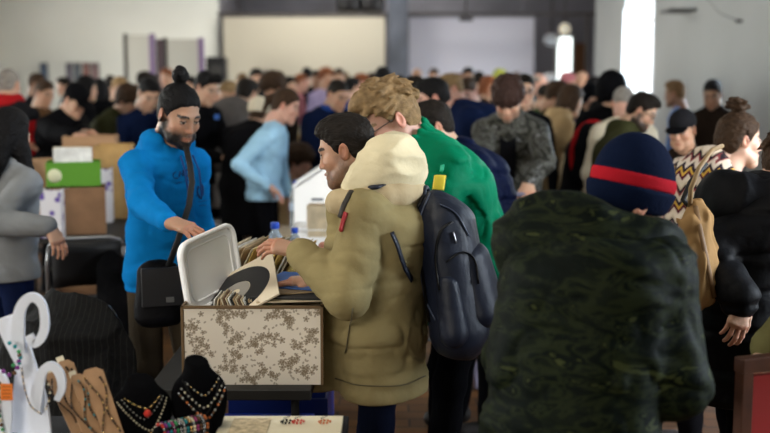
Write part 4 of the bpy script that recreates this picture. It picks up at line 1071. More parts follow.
# ------------------------------------------------------------------ jewellery stall in front
JZ = .745
t = table(-1.35, -.10, 2.15, 2.86, JZ, 'jewellery table in the foreground at the lower left', mat('table_black_cloth', (.012, .012, .014), .9))
velvet = fabric('black_velvet', (.0025, .0025, .003), .95, bump=.2)
def beads(parent, name, pts, r, cols_, sub=None, closed=False):
    """a strand: cord mesh plus coloured beads in one mesh per colour run"""
    pts = [Vector(p) for p in pts]; b = MB()
    L = [0]; 
    for i in range(1, len(pts)): L.append(L[-1] + (pts[i] - pts[i - 1]).length)
    n = max(2, int(L[-1] / (2.15 * r))); mats_ = [mat('bead_' + c, JC[c], .25, metal=.8 if c in ('gold', 'silver') else 0) for c in cols_]
    for k_ in range(n):
        d = L[-1] * k_ / (n - 1); i = max(j for j in range(len(L)) if L[j] <= d + 1e-9); i = min(i, len(pts) - 2)
        p = pts[i].lerp(pts[i + 1], (d - L[i]) / max(1e-9, L[i + 1] - L[i])); b.m = k_ % len(cols_)
        b.lathe([(.001, -r), (r * .75, -r * .66), (r, 0), (r * .75, r * .66), (.001, r)], p, n=7)
    o = b.build(name, mats_, parent); return o
JC = dict(gold=(.75, .5, .2), silver=(.4, .4, .4), white=(.36, .34, .30), black=(.01, .01, .01), red=(.5, .03, .02), teal=(.02, .25, .28), green=(.05, .3, .1), purple=(.2, .03, .22), pink=(.35, .05, .16), brown=(.12, .06, .03), orange=(.5, .14, .04), blue=(.04, .1, .5), cream=(.75, .65, .45))
def bust(px, Y, rz_, s, label, scl=(1, 1, 1)):
    c = at(px, 420, Y); t = empty('necklace_bust', (c.x, Y, JZ), rz_); t.scale = scl; tag(t, label, 'jewellery stand')
    F = Field((-.16, -.12, -.01), (.16, .12, .27), .005)
    F.path([(0, .035, .25 * s), (0, .02, .19 * s)], [.038, .045], k=.03, sc=1.1); F.ell((0, .0, .10 * s), (.105 * s, .052, .10 * s), k=.05); F.seg((-.06 * s, .01, .145 * s), (.06 * s, .01, .145 * s), .032, k=.04)
    F.seg((0, 0, .0), (0, 0, .06), .06 * s, .05, k=.04, sc=1.3)
    F.clip(lambda p: .002 - p[:, 2]); F.clip(lambda p: p[:, 2] - .232 * s - .25 * (p[:, 1])); V, F_ = F.mesh(); mesh_obj('bust', [(V, F_)], velvet, t)
    def surf(x, z):                                              # front surface of the bust
        y = -.052 * math.sqrt(max(.02, 1 - (x / (.108 * s)) ** 2 - min(.9, ((z - .10 * s) / (.115 * s)) ** 2) * .75)); return y - .006
    return t, surf
def strand(parent, surf, w_, ztop, zlow, s, cols_, r, off=0, name='bead_strand', label=None, group=None):
    pts = []
    for i in range(33):
        u = -1 + 2 * i / 32; x = w_ * u * (1 - .25 * (1 - abs(u))) + off * (1 - abs(u)); z = zlow + (ztop - zlow) * abs(u) ** 1.6
        pts.append((x, surf(x, z) - .003, z))
    o = beads(parent, name, pts, r * .85, cols_); return o
def necklace(t, surf, w_, zt, zl, cols_, r, label, off=0, pend=None):
    n = empty('necklace', t.location, t.rotation_euler.z); n.scale = t.scale; tag(n, label, 'necklace')
    strand(n, surf, w_, zt, zl, 1, cols_, r, off)
    if pend:
        x = off; MB().lathe([(.001, -.012), (.009, -.008), (.012, 0), (.007, .010), (.001, .013)], (x, surf(x, zl) - .008, zl - .014), n=12).build('pendant', mat('bead_' + pend, JC[pend]), n)
    return n
b1, s1 = bust(142, 2.66, .35, .80, 'black velvet necklace bust, shorter left one', (.85, .8, .80))
necklace(b1, s1, .052, .150, .118, ['gold', 'black', 'gold'], .0032, 'short gold and black necklace with a red pendant', .01, 'red')
necklace(b1, s1, .072, .135, .045, ['cream', 'black'], .003, 'long cream and black bead necklace on the left bust', .02, 'gold')
necklace(b1, s1, .060, .145, .085, ['white', 'black', 'black'], .0024, 'fine white and black necklace on the left bust')
b2, s2 = bust(200, 2.72, .45, 1.0, 'black velvet necklace bust, taller right one', (.70, .8, .79))
necklace(b2, s2, .062, .185, .140, ['black', 'white', 'black', 'gold'], .004, 'short necklace of pale and dark stones on the right bust')
necklace(b2, s2, .078, .165, .100, ['white', 'black', 'cream', 'black'], .0045, 'middle necklace of white stones on the right bust')
necklace(b2, s2, .088, .150, .062, ['silver', 'brown', 'white', 'black', 'orange'], .0055, 'long necklace with silver and brown stones on the right bust', .01, 'brown')
necklace(b2, s2, .070, .19, .075, ['black'], .003, 'plain black cord necklace on the right bust')
# bracelet roll
c = at(184, 427, 2.60); t = empty('bracelet_roll', (c.x, 2.58, JZ + .051), R(38)); t.scale = (.72,) * 3; tag(t, 'black roll holding a row of coloured bracelets', 'jewellery stand')
MB().lathe([(.001, -.10), (.028, -.10), (.030, -.09), (.030, .09), (.028, .10), (.001, .10)], rot=Matrix.Rotation(R(90), 3, 'Y')).build('roll', velvet, t)
MB().box((0, 0, -.066), (.16, .07, .008)).build('base', velvet, t); MB().box((-.07, 0, -.035), (.012, .03, .06)).box((.07, 0, -.035), (.012, .03, .06)).build('support', velvet, t)
ks = ['red', 'purple', 'teal', 'pink', 'green', 'silver', 'white', 'teal', 'gold', 'cream', 'pink', 'brown', 'silver', 'orange']
hue = ['dark red', 'purple', 'first teal', 'first pink', 'green', 'first silver', 'white', 'second teal', 'gold', 'cream', 'second pink', 'brown', 'second silver', 'orange']
for i, (k_, hh_) in enumerate(zip(ks, hue)):
    x = -.085 + i * .0125; e = empty('bracelet', t.location, t.rotation_euler.z); e.scale = t.scale; r_ = .0385
    tag(e, ('%s bead bracelet around the black roll' % hh_) if i else 'dark red bead bracelet at the left end of the black roll', 'bracelet')
    beads(e, 'bead_ring', [(x + .004 * math.sin(a), (r_) * math.cos(a), r_ * math.sin(a)) for a in np.linspace(0, 2 * math.pi, 30)], .0050, [k_, k_, 'black' if i % 3 else 'silver'])
# cream card with small pieces, at the bottom centre
a_, b_ = at(219, 424, 2.72), at(342, 430, 2.72)
t = empty('display_card', ((a_.x + b_.x) / 2, 2.68, JZ)); tag(t, 'flat cream display tray with small earrings at the bottom centre', 'tray')
MB().box((0, 0, .008), (b_.x - a_.x, .26, .016)).build('tray', mat('cream_tray', (.72, .64, .46), .6), t)
MB().box((-.08, .02, .0175), (.10, .16, .003)).build('printed_paper', mat('paper_tan', (.50, .40, .25), .7, var=.4, vscale=60), t)
for x, c_, lb in ((.045, 'red', 'small red loop earring on the cream tray'), (.115, 'orange', 'small orange-red earring on the cream tray'), (.015, 'black', 'black loop earring on the cream tray')):
    e = empty('earring', (t.location.x + x, 2.74, JZ + .022)); tag(e, lb, 'earring'); beads(e, 'bead_ring', [(.015 * math.cos(q), .012 * math.sin(q), 0) for q in np.linspace(.3, 5.2, 16)], .0035, [c_])
    MB().tube([(.0, .012, 0), (-.012, .03, 0), (.004, .045, 0)], .001, 5).build('hook', m_beam, e)
c = at(212, 431, 2.5); t = empty('flower_ring', (c.x, 2.5, JZ + .012)); tag(t, 'small pale pink flower beside the cream tray', 'flower')
for q in range(6): MB().lathe([(.001, -.005), (.009, 0), (.001, .006)], (.012 * math.cos(q * 1.05), .012 * math.sin(q * 1.05), 0), n=8).build('petal', mat('petal_pink', (.7, .45, .6), .6), t)
MB().lathe([(.001, -.005), (.006, 0), (.001, .006)], (0, 0, .004), n=8).build('centre', mat('bead_purple', JC['purple']), t)
# white stand with hooks (a cut-out tree of two curls)
def ribbon(pts, ws, th, M):
    """closed outline of a flat curved band of varying width"""
    pts = [Vector((p[0], 0, p[1])) for p in pts]; Lf, Rt = [], []
    for i, p in enumerate(pts):
        a = pts[max(0, i - 1)]; b = pts[min(len(pts) - 1, i + 1)]; d = (b - a).normalized(); n = Vector((-d.z, 0, d.x)); Lf.append(p + n * ws[i] / 2); Rt.append(p - n * ws[i] / 2)
    b = MB(); n = len(pts); vs = []
    for y in (-th / 2, th / 2): vs += [M @ Vector((v.x, y, v.z)) for v in Lf] + [M @ Vector((v.x, y, v.z)) for v in Rt]
    fs = []
    for i in range(n - 1):
        fs += [(i, n + i, n + i + 1, i + 1), (2 * n + i, 2 * n + i + 1, 3 * n + i + 1, 3 * n + i), (i, i + 1, 2 * n + i + 1, 2 * n + i), (n + i, 3 * n + i, 3 * n + i + 1, n + i + 1)]
    fs += [(0, 2 * n, 3 * n, n), (n - 1, 2 * n - 1, 4 * n - 1, 3 * n - 1)]
    return b.add(vs, fs)
YS = 2.62; t = empty('jewellery_tree', (at(22, 430, YS).x, YS, JZ)); tag(t, 'white cut-out jewellery tree with two curled arms', 'jewellery stand')
foam = mat('white_foam', (.80, .83, .92), .6, bump=.3, bscale=60)
def lp(px, py): w_ = at(px, py, YS); return (w_.x - t.location.x, w_.z - JZ)
I4 = Matrix.Identity(4)
def arm(name, px_pts, wpx, dy=0):
    pts = smooth([lp(*p) for p in px_pts]); ws = np.interp(np.linspace(0, 1, len(pts)), np.linspace(0, 1, len(wpx)), wpx) * YS / FPX
    return ribbon(pts, list(ws), .012, Matrix.Translation((0, dy, 0))).build(name, foam, t)
arm('curled_arm', [(18, 352), (18, 330), (20, 311), (27, 299), (36, 298), (43, 307), (45, 325), (41, 338), (34, 343), (29, 335)], [15, 13, 11, 10, 9, 8, 9, 9, 9, 8])
arm('trunk', [(3, 318), (11, 338), (19, 352), (27, 372), (34, 395), (37, 415), (38, 436)], [20, 20, 22, 18, 20, 22, 24], .013)
arm('curled_arm', [(34, 412), (38, 388), (43, 371), (52, 366), (60, 374), (62, 388), (57, 400)], [14, 12, 9, 9, 9, 8, 6])
arm('trunk', [(20, 352), (19, 380), (17, 405), (15, 436)], [12, 15, 16, 20], .026)
arm('curled_arm', [(-10, 370), (2, 376), (8, 395), (9, 415), (8, 436)], [12, 14, 14, 12, 12], -.02)
MB().box((.0, .0, .006), (.24, .10, .012)).build('base', foam, t)
q = lp(11.5, 388); o = MB().box((q[0], -.035, q[1]), (.030, .002, .042)).build('price_tag', mat('tag_orange', (.85, .22, .03), .6), t)
lines = MB()
for i in range(4): lines.box((q[0], -.0365, q[1] + .014 - i * .009), (.022 - .004 * (i % 2), .0008, .0018))
lines.build('tag_writing', mat('tag_ink', (.35, .08, .02)), o)
for pts_, c_, r_, lb in (([(14, 340), (22, 346), (25, 358), (18, 362)], ['teal', 'teal', 'green'], .0055, 'teal bead strand hanging on the white jewellery tree'), ([(8, 368), (16, 372), (22, 364), (24, 352)], ['purple', 'purple', 'brown'], .006, 'purple bead strand hanging on the white jewellery tree'),
                      ([(26, 365), (29, 385), (35, 402), (45, 410)], ['brown', 'gold', 'black'], .0025, 'thin brown chain hanging on the white jewellery tree'), ([(4, 380), (3, 405), (8, 430)], ['brown', 'green', 'cream'], .005, 'earthy bead strand at the left foot of the white tree'), ([(52, 378), (54, 392), (50, 405)], ['brown', 'cream', 'black'], .003, 'short dark strand hanging in the lower curl of the white tree')):
    e = empty('bead_necklace', (t.location.x, YS - .032, JZ)); tag(e, lb, 'necklace')
    beads(e, 'bead_strand', [(lp(*p)[0], 0, lp(*p)[1]) for p in smooth(pts_)], r_, c_)
# kraft boards with necklaces
kraft = mat('kraft_board', (.40, .23, .12), .85, var=.15, vscale=20); wood_pale = mat('pale_stick', (.75, .66, .48), .6)
kb = [((52, 372), (80, 440), 15, 2.70, 'kraft necklace board, leftmost of the fan'), ((64, 360), (92, 440), 15, 2.66, 'kraft necklace board, second of the fan from the left'), ((76, 374), (103, 440), 14, 2.62, 'kraft necklace board, third of the fan from the left'), ((91, 368), (118, 440), 20, 2.58, 'widest kraft necklace board at the right end of the fan')]
tints = ['brown', 'black', 'teal', 'gold']
for i, (pt, pb, wpx, Y, lb) in enumerate(kb):
    a, b = at(*pt, Y + .05), at(*pb, Y); b.z = JZ + .004
    d = (a - b); L = d.length; uz_ = d.normalized(); ux_ = Vector((1, .45, 0)); ux_ = (ux_ - uz_ * ux_.dot(uz_)).normalized(); uy_ = uz_.cross(ux_); M = Matrix((ux_, uy_, uz_)).transposed().to_4x4(); M.translation = b
    e = empty('necklace_board', (0, 0, 0)); e.matrix_world = M; tag(e, lb, 'jewellery board'); w_ = wpx * Y / FPX
    MB().prism([(-w_ / 2, 0), (w_ / 2, 0), (w_ / 2 + .002, L * .93), (w_ / 4, L * .99), (-w_ / 3, L), (-w_ / 2, L * .96)], .005).build('board', kraft, e)
    if i in (0, 1, 2): MB().box((-w_ * .2, .006, L * .52), (w_ * .5, .006, L * 1.08)).build('pale_stick', wood_pale, e)
    n = empty('bead_necklace', (0, 0, 0)); n.matrix_world = M; tag(n, ['brown', 'black', 'teal-dotted', 'gold-dotted'][i] + ' bead necklace laid down the ' + ['leftmost', 'second', 'third', 'widest'][i] + ' kraft board', 'necklace')
    beads(n, 'bead_strand', [(-w_ * .25 + .012 * math.sin(z * 40 + i), -.006, z) for z in np.linspace(.03, L - .02, 16)], .0028, ['black', 'brown', 'black', tints[i]]); beads(n, 'bead_strand', [(w_ * .22 + .007 * math.sin(z * 50), -.006, z) for z in np.linspace(.04, L - .03, 16)], .0032, ['black', tints[i], 'brown', 'black'])
# white cards between the boards and the bust
for px, Y, c_, lb in ((122, 2.45, (.8, .8, .8), 'white card lying beside the kraft boards'),):
    c = at(px, 425, Y); t = empty('price_card', (c.x, Y, JZ), .3); tag(t, lb, 'card'); MB().box((0, 0, .012), (.11, .15, .004), Matrix.Rotation(.12, 3, 'X')).build('card', mat('card_white', c_), t)
    MB().box((-.0, -.02, .017), (.06, .035, .002), Matrix.Rotation(.12, 3, 'X')).build('orange_band', mat('tag_orange', (.85, .22, .03)), t)

# ------------------------------------------------------------------ the people near the camera
def pattern(name, build, rough=.9):
    m = mat(name, (.5, .5, .5), rough, bump=.5, bscale=30, bdist=.004, spec=.05); nt = m.node_tree
    tc_ = nt.nodes.new('ShaderNodeTexCoord'); c = build(nt, tc_.outputs['Object']); nt.links.new(c, nt.nodes['Principled BSDF'].inputs['Base Color']); return m
def ramp(nt, fac, stops, const=True):
    r = nt.nodes.new('ShaderNodeValToRGB'); e = r.color_ramp.elements; r.color_ramp.interpolation = 'CONSTANT' if const else 'LINEAR'
    while len(e) < len(stops): e.new(.5)
    for q, (p, c) in zip(e, stops): q.position = p; q.color = (*c, 1)
    nt.links.new(fac, r.inputs[0]); return r.outputs[0]
def camo(nt, v, cols_, sc=(9, 9, 22), w_=1.0):
    mp = nt.nodes.new('ShaderNodeMapping'); mp.inputs['Scale'].default_value = sc; nt.links.new(v, mp.inputs[0])
    n = nt.nodes.new('ShaderNodeTexNoise'); n.inputs['Scale'].default_value = 1.0; n.inputs['Detail'].default_value = 5; n.inputs['Distortion'].default_value = 1.6; nt.links.new(mp.outputs[0], n.inputs['Vector'])
    return ramp(nt, n.outputs[0], [(0, cols_[0]), (.44, cols_[1]), (.50, cols_[2]), (.57, cols_[0]), (.64, cols_[3])])
m_camo = pattern('camouflage_green', lambda nt, v: camo(nt, v, [(.0022, .0040, .0026), (.005, .0075, .004), (.011, .015, .006), (.030, .036, .012)]), .62)
m_camog = pattern('camouflage_grey', lambda nt, v: camo(nt, v, [(.018, .018, .015), (.045, .045, .036), (.085, .085, .078), (.15, .15, .15)], (12, 12, 14)), .5)
def zig(nt, v):
    def M(op, a, b=None):
        n = nt.nodes.new('ShaderNodeMath'); n.operation = op
        for i, x in enumerate((a, b)):
            if x is None: continue
            if isinstance(x, (int, float)): n.inputs[i].default_value = x
            else: nt.links.new(x, n.inputs[i])
        return n.outputs[0]
    sx = nt.nodes.new('ShaderNodeSeparateXYZ'); nt.links.new(v, sx.inputs[0])
    tri = M('PINGPONG', M('ADD', M('MULTIPLY', sx.outputs[0], 17), M('MULTIPLY', sx.outputs[1], 17)), .5)
    f = M('FRACT', M('ADD', M('MULTIPLY', sx.outputs[2], 7.2), M('MULTIPLY', tri, .42)))
    return ramp(nt, f, [(0, (.60, .50, .40)), (.20, (.09, .015, .03)), (.32, (.55, .33, .06)), (.42, (.03, .02, .03)), (.55, (.62, .52, .42)), (.72, (.22, .05, .05)), (.80, (.02, .015, .02)), (.9, (.50, .40, .30))])
m_zig = pattern('zigzag_knit', zig)
m_blue = fabric('hoodie_blue', (.004, .165, .46), bscale=30, bdist=.005)
m_khaki = fabric('jacket_khaki', (.25, .20, .095), .75, bscale=30, bdist=.005)
m_ivory = fabric('hood_ivory', (.62, .54, .36), .75, bscale=30, bdist=.006)
m_green = fabric('jacket_green', (.002, .17, .08), .5, bscale=30, bdist=.005)
m_navyq = fabric('jacket_navy', (.004, .007, .026), .55)
m_navyb = mat('backpack_navy', (.006, .009, .020), .5, var=.3, vscale=5, bump=.5, bscale=30, bdist=.006)
m_black = fabric('jacket_black', (.003, .003, .004), .6, spec=.10)
m_jean = fabric('jeans_dark', (.004, .006, .016))
m_trk = fabric('trousers_khaki', (.045, .034, .022))
m_blktr = fabric('trousers_black', (.003, .003, .004))

# man in the blue hoodie
wr0 = at(178, 237, 3.74)
SA = person(179, 83, 4.35, 'man in a bright blue hoodie with dark topknot and stubble, hand on the lid', yaw=48, lean=6, hunch=12, neck=16, hp=24, hy=-4, bodyw=.9, hair=('manbun', 'black'), skin='tan', beard=1.1, jaw=1.08,
            top=('hoodie', m_blue), puff=.016, hem=.47, hood='down', fold=.011, legs=m_trk, hands=((-.78, 4.45, .83), tuple(wr0)), elbow=(None, (-.8, .1, -.8)),
            hdir=(None, (1, -.3, -.22)), hup=(None, (0, -.15, 1)), hcurl=(.4, .45), hscale=1.02)
P = SA['P']; nb = SA['nb']
for s_ in (-1, 1): MB().tube([Vector(nb) + Vector(p) for p in ((s_ * .03, -.115, -.03), (s_ * .035, -.15, -.09), (s_ * .033, -.165, -.19))], .004, 6).build('drawstring', mat('cord_blue', (.01, .05, .2)), P)
def worn_strap(name, pts, r, m, parent, flat=.35): return MB().tube([Vector(p) for p in pts], r, 8, flat=flat).build(name, m, parent)
c = at(159, 292, 4.10)
t = empty('shoulder_bag', (c.x, 4.10, c.z - .14), R(22)); tag(t, 'black messenger bag hanging at the hip of the man in the blue hoodie', 'bag')
lump('bag_body', (0, 0, 0), (-.13, -.09, -.02), (.13, .09, .29), .006, lambda F: F.path([(0, 0, .05), (0, 0, .22)], [.052, .045], sc=1.75), m_black, parent=t, amp=.006)
MB().box((0, -.055, .17), (.15, .02, .15)).build('flap', mat('bag_black', (.012, .012, .014), .5), t); MB().box((.03, -.068, .12), (.03, .006, .02)).build('buckle', mat('buckle_steel', (.2, .2, .2), .3, .9), t)
Lw = lambda p: Vector(p) - t.location
q = [at(186, 147, 4.22), at(190, 165, 4.13), at(192, 182, 4.09), at(189, 205, 4.06), at(178, 240, 4.04), at(168, 268, 4.07)]
Mi = Matrix.Rotation(-R(22), 3, 'Z')
MB().tube([Mi @ (p - t.location) for p in q], .012, 8, flat=.4).build('strap', mat('strap_black', (.008, .008, .008), .6), t)
# printed lettering on the chest: dark blue, broken letters
m_ink = mat('print_navy', (.004, .03, .12), .8)
for pix in ([(176, 172), (173, 174), (174, 178), (178, 178)], [(180, 171), (179, 177)], [(183, 170), (183, 176)], [(180, 174), (183, 173)], [(187, 169), (185, 173), (187, 176), (190, 173), (187, 169)],
            [(176, 183), (181, 182)], [(184, 181), (188, 180)], [(198, 186), (197, 192), (200, 198)], [(202, 184), (203, 192), (201, 199)], [(197, 188), (204, 187)], [(196, 196), (205, 195)], [(198, 202), (207, 200)], [(199, 206), (206, 205)]):
    stroke('chest_print', SA, pix, .0045, m_ink, flat=.25, off=.001)

# man in beige with the backpack
wl, wrr = at(300, 252, 3.40), at(316, 281, 3.56)
def flap(J, S):
    J.seg(S['nb'] + np.array((.04, -.10, -.06)), S['chest'] + np.array((.04, -.155, -.05)), .045, .05, k=.05)
    J.seg(S['chest'] + np.array((.05, -.13, -.05)), S['hip'] + np.array((.06, -.20, -.20)), .045, .065, k=.05)
SB = person(346, 113, 3.55, 'dark-haired man in a khaki hooded jacket bending over the flowered box', yaw=-104, lean=-6, hunch=30, neck=24, hp=18, hair=('short', 'dark'), skin='tan', beard=.55, jaw=1.0, hscale=1.04,
            top=('jacket', m_khaki), puff=.040, hem=.395, bodyw=1.04, fold=.013, legs=m_jean, hands=(tuple(wl), tuple(wrr)), elbow=((.5, .1, -1), (-.4, .2, -1)), hdir=((-1, .1, .12), (-1, .0, 0)), hup=((.2, -.5, .9), None), hcurl=(.5, .35), seed=1, extra=flap)
P = SB['P']; nb, hj, s, HM = SB['nb'], SB['hj'], SB['s'], SB['HM']
def pf(F):
    F.ell(nb + np.array((0, .075, .075)), (.135, .115, .105), k=.04); F.ell(nb + np.array((0, .02, .02)), (.14, .12, .075), k=.04)
    F.ell(hj + HM @ np.array((0, -.03, .03)), (.098, .16, .15), k=.03, op='sub'); F.seg(nb, hj, .07, .075, k=.03, op='sub')
lump('hood', (0, 0, 0), nb - .32, nb + .34, .006, pf, m_ivory, parent=P, amp=.010, fr=(11, 11, 20))
lump('collar', (0, 0, 0), nb - .3, nb + .25, .006, lambda F: (F.path([nb + np.array((.13 * math.cos(a), .02 + .12 * math.sin(a), -.03 + .02 * math.sin(a))) for a in np.linspace(-.35 * math.pi, 1.35 * math.pi, 14)], .040, k=.02)), fabric('collar_tan', (.42, .33, .20)), parent=P, amp=.006)
# jacket placket, chest patch
stroke('placket', SB, [(352, 192), (345, 205), (341, 218)], .010, mat('placket_dark', (.03, .025, .02), .6))
pb = stroke('chest_patch', SB, [(347, 213), (344, 223), (342, 232)], .020, mat('patch_red', (.32, .02, .02), .6), flat=.3)
stroke('seam', SB, [(352, 308), (350, 330), (346, 352)], .004, mat('seam_dark', (.10, .08, .04), .8)); stroke('hem_seam', SB, [(336, 378), (360, 385), (400, 385), (424, 376)], .004, mat('seam_dark', (.10, .08, .04), .8))
# backpack on his back
t = empty('backpack', P.location, P.rotation_euler.z); tag(t, 'dark navy backpack on the back of the man in the khaki jacket', 'backpack')
bk = (SB['chest'] + SB['waist']) / 2; up_ = nrm(SB['nb'] - SB['waist']); bb = np.array((0, 1, 0)) * up_[2] + np.array((0, 0, 1)) * -up_[1] * 1.0; bb = nrm(bb - up_ * (bb @ up_))
o_ = bk + bb * .215 + np.array((-.01, 0, .0)) - up_ * .055
X_ = np.array((1., 0, 0))
def bp(F):
    F.seg(o_ - up_ * .20, o_ + up_ * .14, .105, .088, k=.05, sc=1.45); F.seg(o_ + up_ * .14 - bb * .02, o_ + up_ * .20 - bb * .03, .08, .055, k=.04, sc=1.3)
lump('main_compartment', (0, 0, 0), o_ - .4, o_ + .42, .007, bp, m_navyb, parent=t, amp=.007)
lump('front_pocket', (0, 0, 0), o_ - .4, o_ + .4, .007, lambda F: F.seg(o_ + bb * .085 - up_ * .15, o_ + bb * .07 + up_ * .02, .062, .052, k=.02, sc=1.7), m_navyb, parent=t, amp=.005)
for s_ in (-1, 1): lump('side_pocket', (0, 0, 0), o_ - .4, o_ + .4, .007, lambda F: F.seg(o_ + X_ * s_ * .14 - up_ * .19, o_ + X_ * s_ * .13 - up_ * .04, .045, .036, k=.02), m_navyb, parent=t, amp=.004)
bm = [c for c in t.children]; vs_, fs_ = [], []
for c_ in bm:
    n0 = len(vs_); vs_ += [Vector(SB['RT'] @ np.array(v.co) + SB['root']) for v in c_.data.vertices]; fs_ += [tuple(i + n0 for i in p.vertices) for p in c_.data.polygons]
SBP = dict(SB); SBP['bvh'] = BVHTree.FromPolygons(vs_, fs_); SBP['label'] = 'backpack'
zm = mat('zip_black', (.002, .002, .0025), .4); pm = mat('piping_navy', (.035, .045, .075), .4)
stroke('zip', SBP, [(424, 196), (413, 222), (411, 255), (416, 290), (430, 322)], .007, zm, t); stroke('piping', SBP, [(430, 194), (420, 222), (418, 255), (423, 290), (436, 320)], .0035, pm, t)
stroke('zip', SBP, [(452, 222), (440, 232), (436, 258), (440, 290)], .006, zm, t); stroke('zip', SBP, [(446, 262), (462, 252), (474, 260), (478, 284)], .006, zm, t)
stroke('piping', SBP, [(440, 205), (456, 214), (468, 236)], .0035, pm, t); stroke('zip_pull', SBP, [(453, 232), (456, 243)], .005, mat('zip_steel', (.4, .4, .42), .3, .9), t)
MB().tube([Vector(o_ + up_ * .24 - bb * .05 + X_ * .04 * math.cos(a) + up_ * .035 * math.sin(a)) for a in np.linspace(0, math.pi, 9)], .008, 8).build('grab_handle', m_navyb, t)
stroke('shoulder_strap', SB, [(372, 190), (384, 186), (396, 190), (405, 202)], .020, m_navyb, t, flat=.35, off=.008)
stroke('shoulder_strap', SB, [(391, 232), (397, 246), (402, 262), (410, 280)], .016, m_navyb, t, flat=.35, off=.008)
# man in green
SC = person(386, 82, 4.12, 'man with grey-blond tousled hair and glasses in a green jacket', yaw=-72, lean=20, bodyw=1.08, hunch=18, neck=16, hp=34, hair=('shaggy', 'greyblond'), skin='pink', glasses=True, nose=1.2, hscale=1.12, top=('jacket', m_green), puff=.040, hem=.40, fold=.012,
            legs=m_blktr, collar=(.088, .06, .022), hands=('fwd', 'fwd'), seed=2)
pt = stroke('sleeve_patch', SC, [(440, 176), (439, 184), (438, 190)], .022, mat('patch_yellow', (.75, .60, .05), .6), flat=.25)
stroke('patch_stripe', SC, [(442, 166), (441, 172)], .021, mat('patch_green', (.02, .45, .25), .6), flat=.25)
# navy quilted man behind
SD = person(431, 100, 4.95, 'person in a navy quilted jacket bending behind the man in green', yaw=-78, lean=24, hunch=16, neck=8, hp=25, hair=('short', 'dark'), top=('jacket', m_navyq), puff=.045, hem=.40, quilt=.12, legs=m_blktr, hands=('belly', 'belly'), seed=3)

# camouflage jacket man, back to the camera
m_bn = fabric('beanie_navy', (.0035, .007, .022), bscale=90, bdist=.003); m_br = fabric('beanie_red', (.33, .010, .018), bscale=90, bdist=.003)
SE = person(634, 151, 2.74, 'man in a green camouflage jacket and striped beanie, seen from behind', yaw=145, lean=16, hunch=38, neck=18, hp=30, hy=-38, hr=0, bal=.25, hair=('crop', 'dark'), hat='beanie', hwid=[m_bn, m_bn], top=('jacket', m_camo), puff=.052, hem=.30, fold=.012, legs=m_blktr, bodyw=1.0, hscale=1.12,
            hands=('belly', 'belly'), elbow=((.5, .5, -1), (-.5, .5, -1)), seed=4)
P = SE['P']; nb, hj, HM, s = SE['nb'], SE['hj'], SE['HM'], SE['s']
F = Field((-.13, -.14, -.02), (.13, .16, .18), .0045); F.ell((0, .018, .055), (.0935, .1115, .1015), k=.01)
F.clip(lambda p: (.046 + p[:, 1] * -.32 - p[:, 2]), k=.004); F.clip(lambda p: (p[:, 2] + p[:, 1] * .32 - .082), k=.004); V, F_ = F.mesh()
mesh_obj('beanie_stripe', [((V * s * 1.12) @ HM.T + hj, F_)], m_br, P)
lump('hood', (0, 0, 0), nb - .36, nb + .36, .007, lambda F: (F.ell(nb + np.array((.075, .12, -.01)), (.19, .10, .14), k=.04), F.path([nb + np.array((.13 * math.cos(a), -.0 + .12 * math.sin(a), .005 + .02 * math.sin(a))) for a in np.linspace(-.2 * math.pi, 1.2 * math.pi, 13)], .045, k=.04), F.seg(nb, hj, .07, .085, k=.03, op='sub')), m_camo, parent=P, amp=.008, fr=(9, 9, 18))

# woman in the zigzag sweater
SF = person(739, 112, 4.7, 'woman in a zigzag patterned knit sweater with a messy topknot', yaw=100, lean=26, hunch=20, neck=14, hp=6, bal=.2, hair=('topbun', 'brown'), female=True, skin='pale', top=('sweater', m_zig), puff=.03, hem=.44, legs=m_blktr, hands=('fwd', 'fwd'), seed=5, collar=(.064, .03, .016))
# person in the black puffer at the right edge
SG = person(792, 128, 3.7, 'person in a black puffer coat at the right edge wearing a tan drawstring bag', yaw=98, lean=8, hunch=20, neck=18, hp=20, hair=('shaggy', 'brown'), top=('coat', m_black), puff=.06, hem=.36, quilt=.13, legs=m_blktr, bodyw=1.05, hands=('fwd', tuple(at(742, 300, 3.35))), elbow=(None, (-.2, .6, -.5)), hdir=(None, (-.35, 0, -1)), seed=6)
P = SG['P']; nb = SG['nb']
lump('hood', (0, 0, 0), nb - .4, nb + .4, .008, lambda F: (F.ell(nb + np.array((0, .14, -.03)), (.15, .09, .11), k=.04), F.path([nb + np.array((.13 * math.cos(a), .12 * math.sin(a), .0)) for a in np.linspace(-.2 * math.pi, 1.2 * math.pi, 13)], .05, k=.04)), m_black, parent=P, amp=.014)
c = at(692, 303, 3.42); t = empty('drawstring_bag', (c.x, 3.42, c.z), R(20)); tag(t, 'tan drawstring bag hanging on the back of the black puffer coat', 'bag')
m_tan = fabric('bag_tan', (.34, .20, .085), .7, bscale=16)
hb = at(690, 205, 3.42).z - c.z
lump('bag_body', (0, 0, 0), (-.13, -.11, -.05), (.13, .11, hb + .05), .006, lambda F: F.path([(.0, 0, .045), (-.005, 0, hb * .45), (.0, 0, hb * .85), (.005, 0, hb)], [.064, .064, .034, .016], k=.03, sc=1.25), m_tan, parent=t, amp=.012, fr=(26, 26, 6))
MB().tube([(-.015, -.02, hb), (-.02, -.06, hb * .75), (.0, -.078, hb * .4), (.03, -.075, .03)], .009, 8, flat=.4).build('cord', mat('cord_brown', (.17, .09, .035), .6), t)
Mi = Matrix.Rotation(-R(20), 3, 'Z')
MB().tube([Mi @ (p - t.location) for p in (at(690, 207, 3.42), at(691, 188, 3.36), at(699, 168, 3.38), at(712, 150, 3.48), at(722, 146, 3.6))], .008, 8).build('strap', mat('strap_tan', (.26, .17, .08), .6), t)
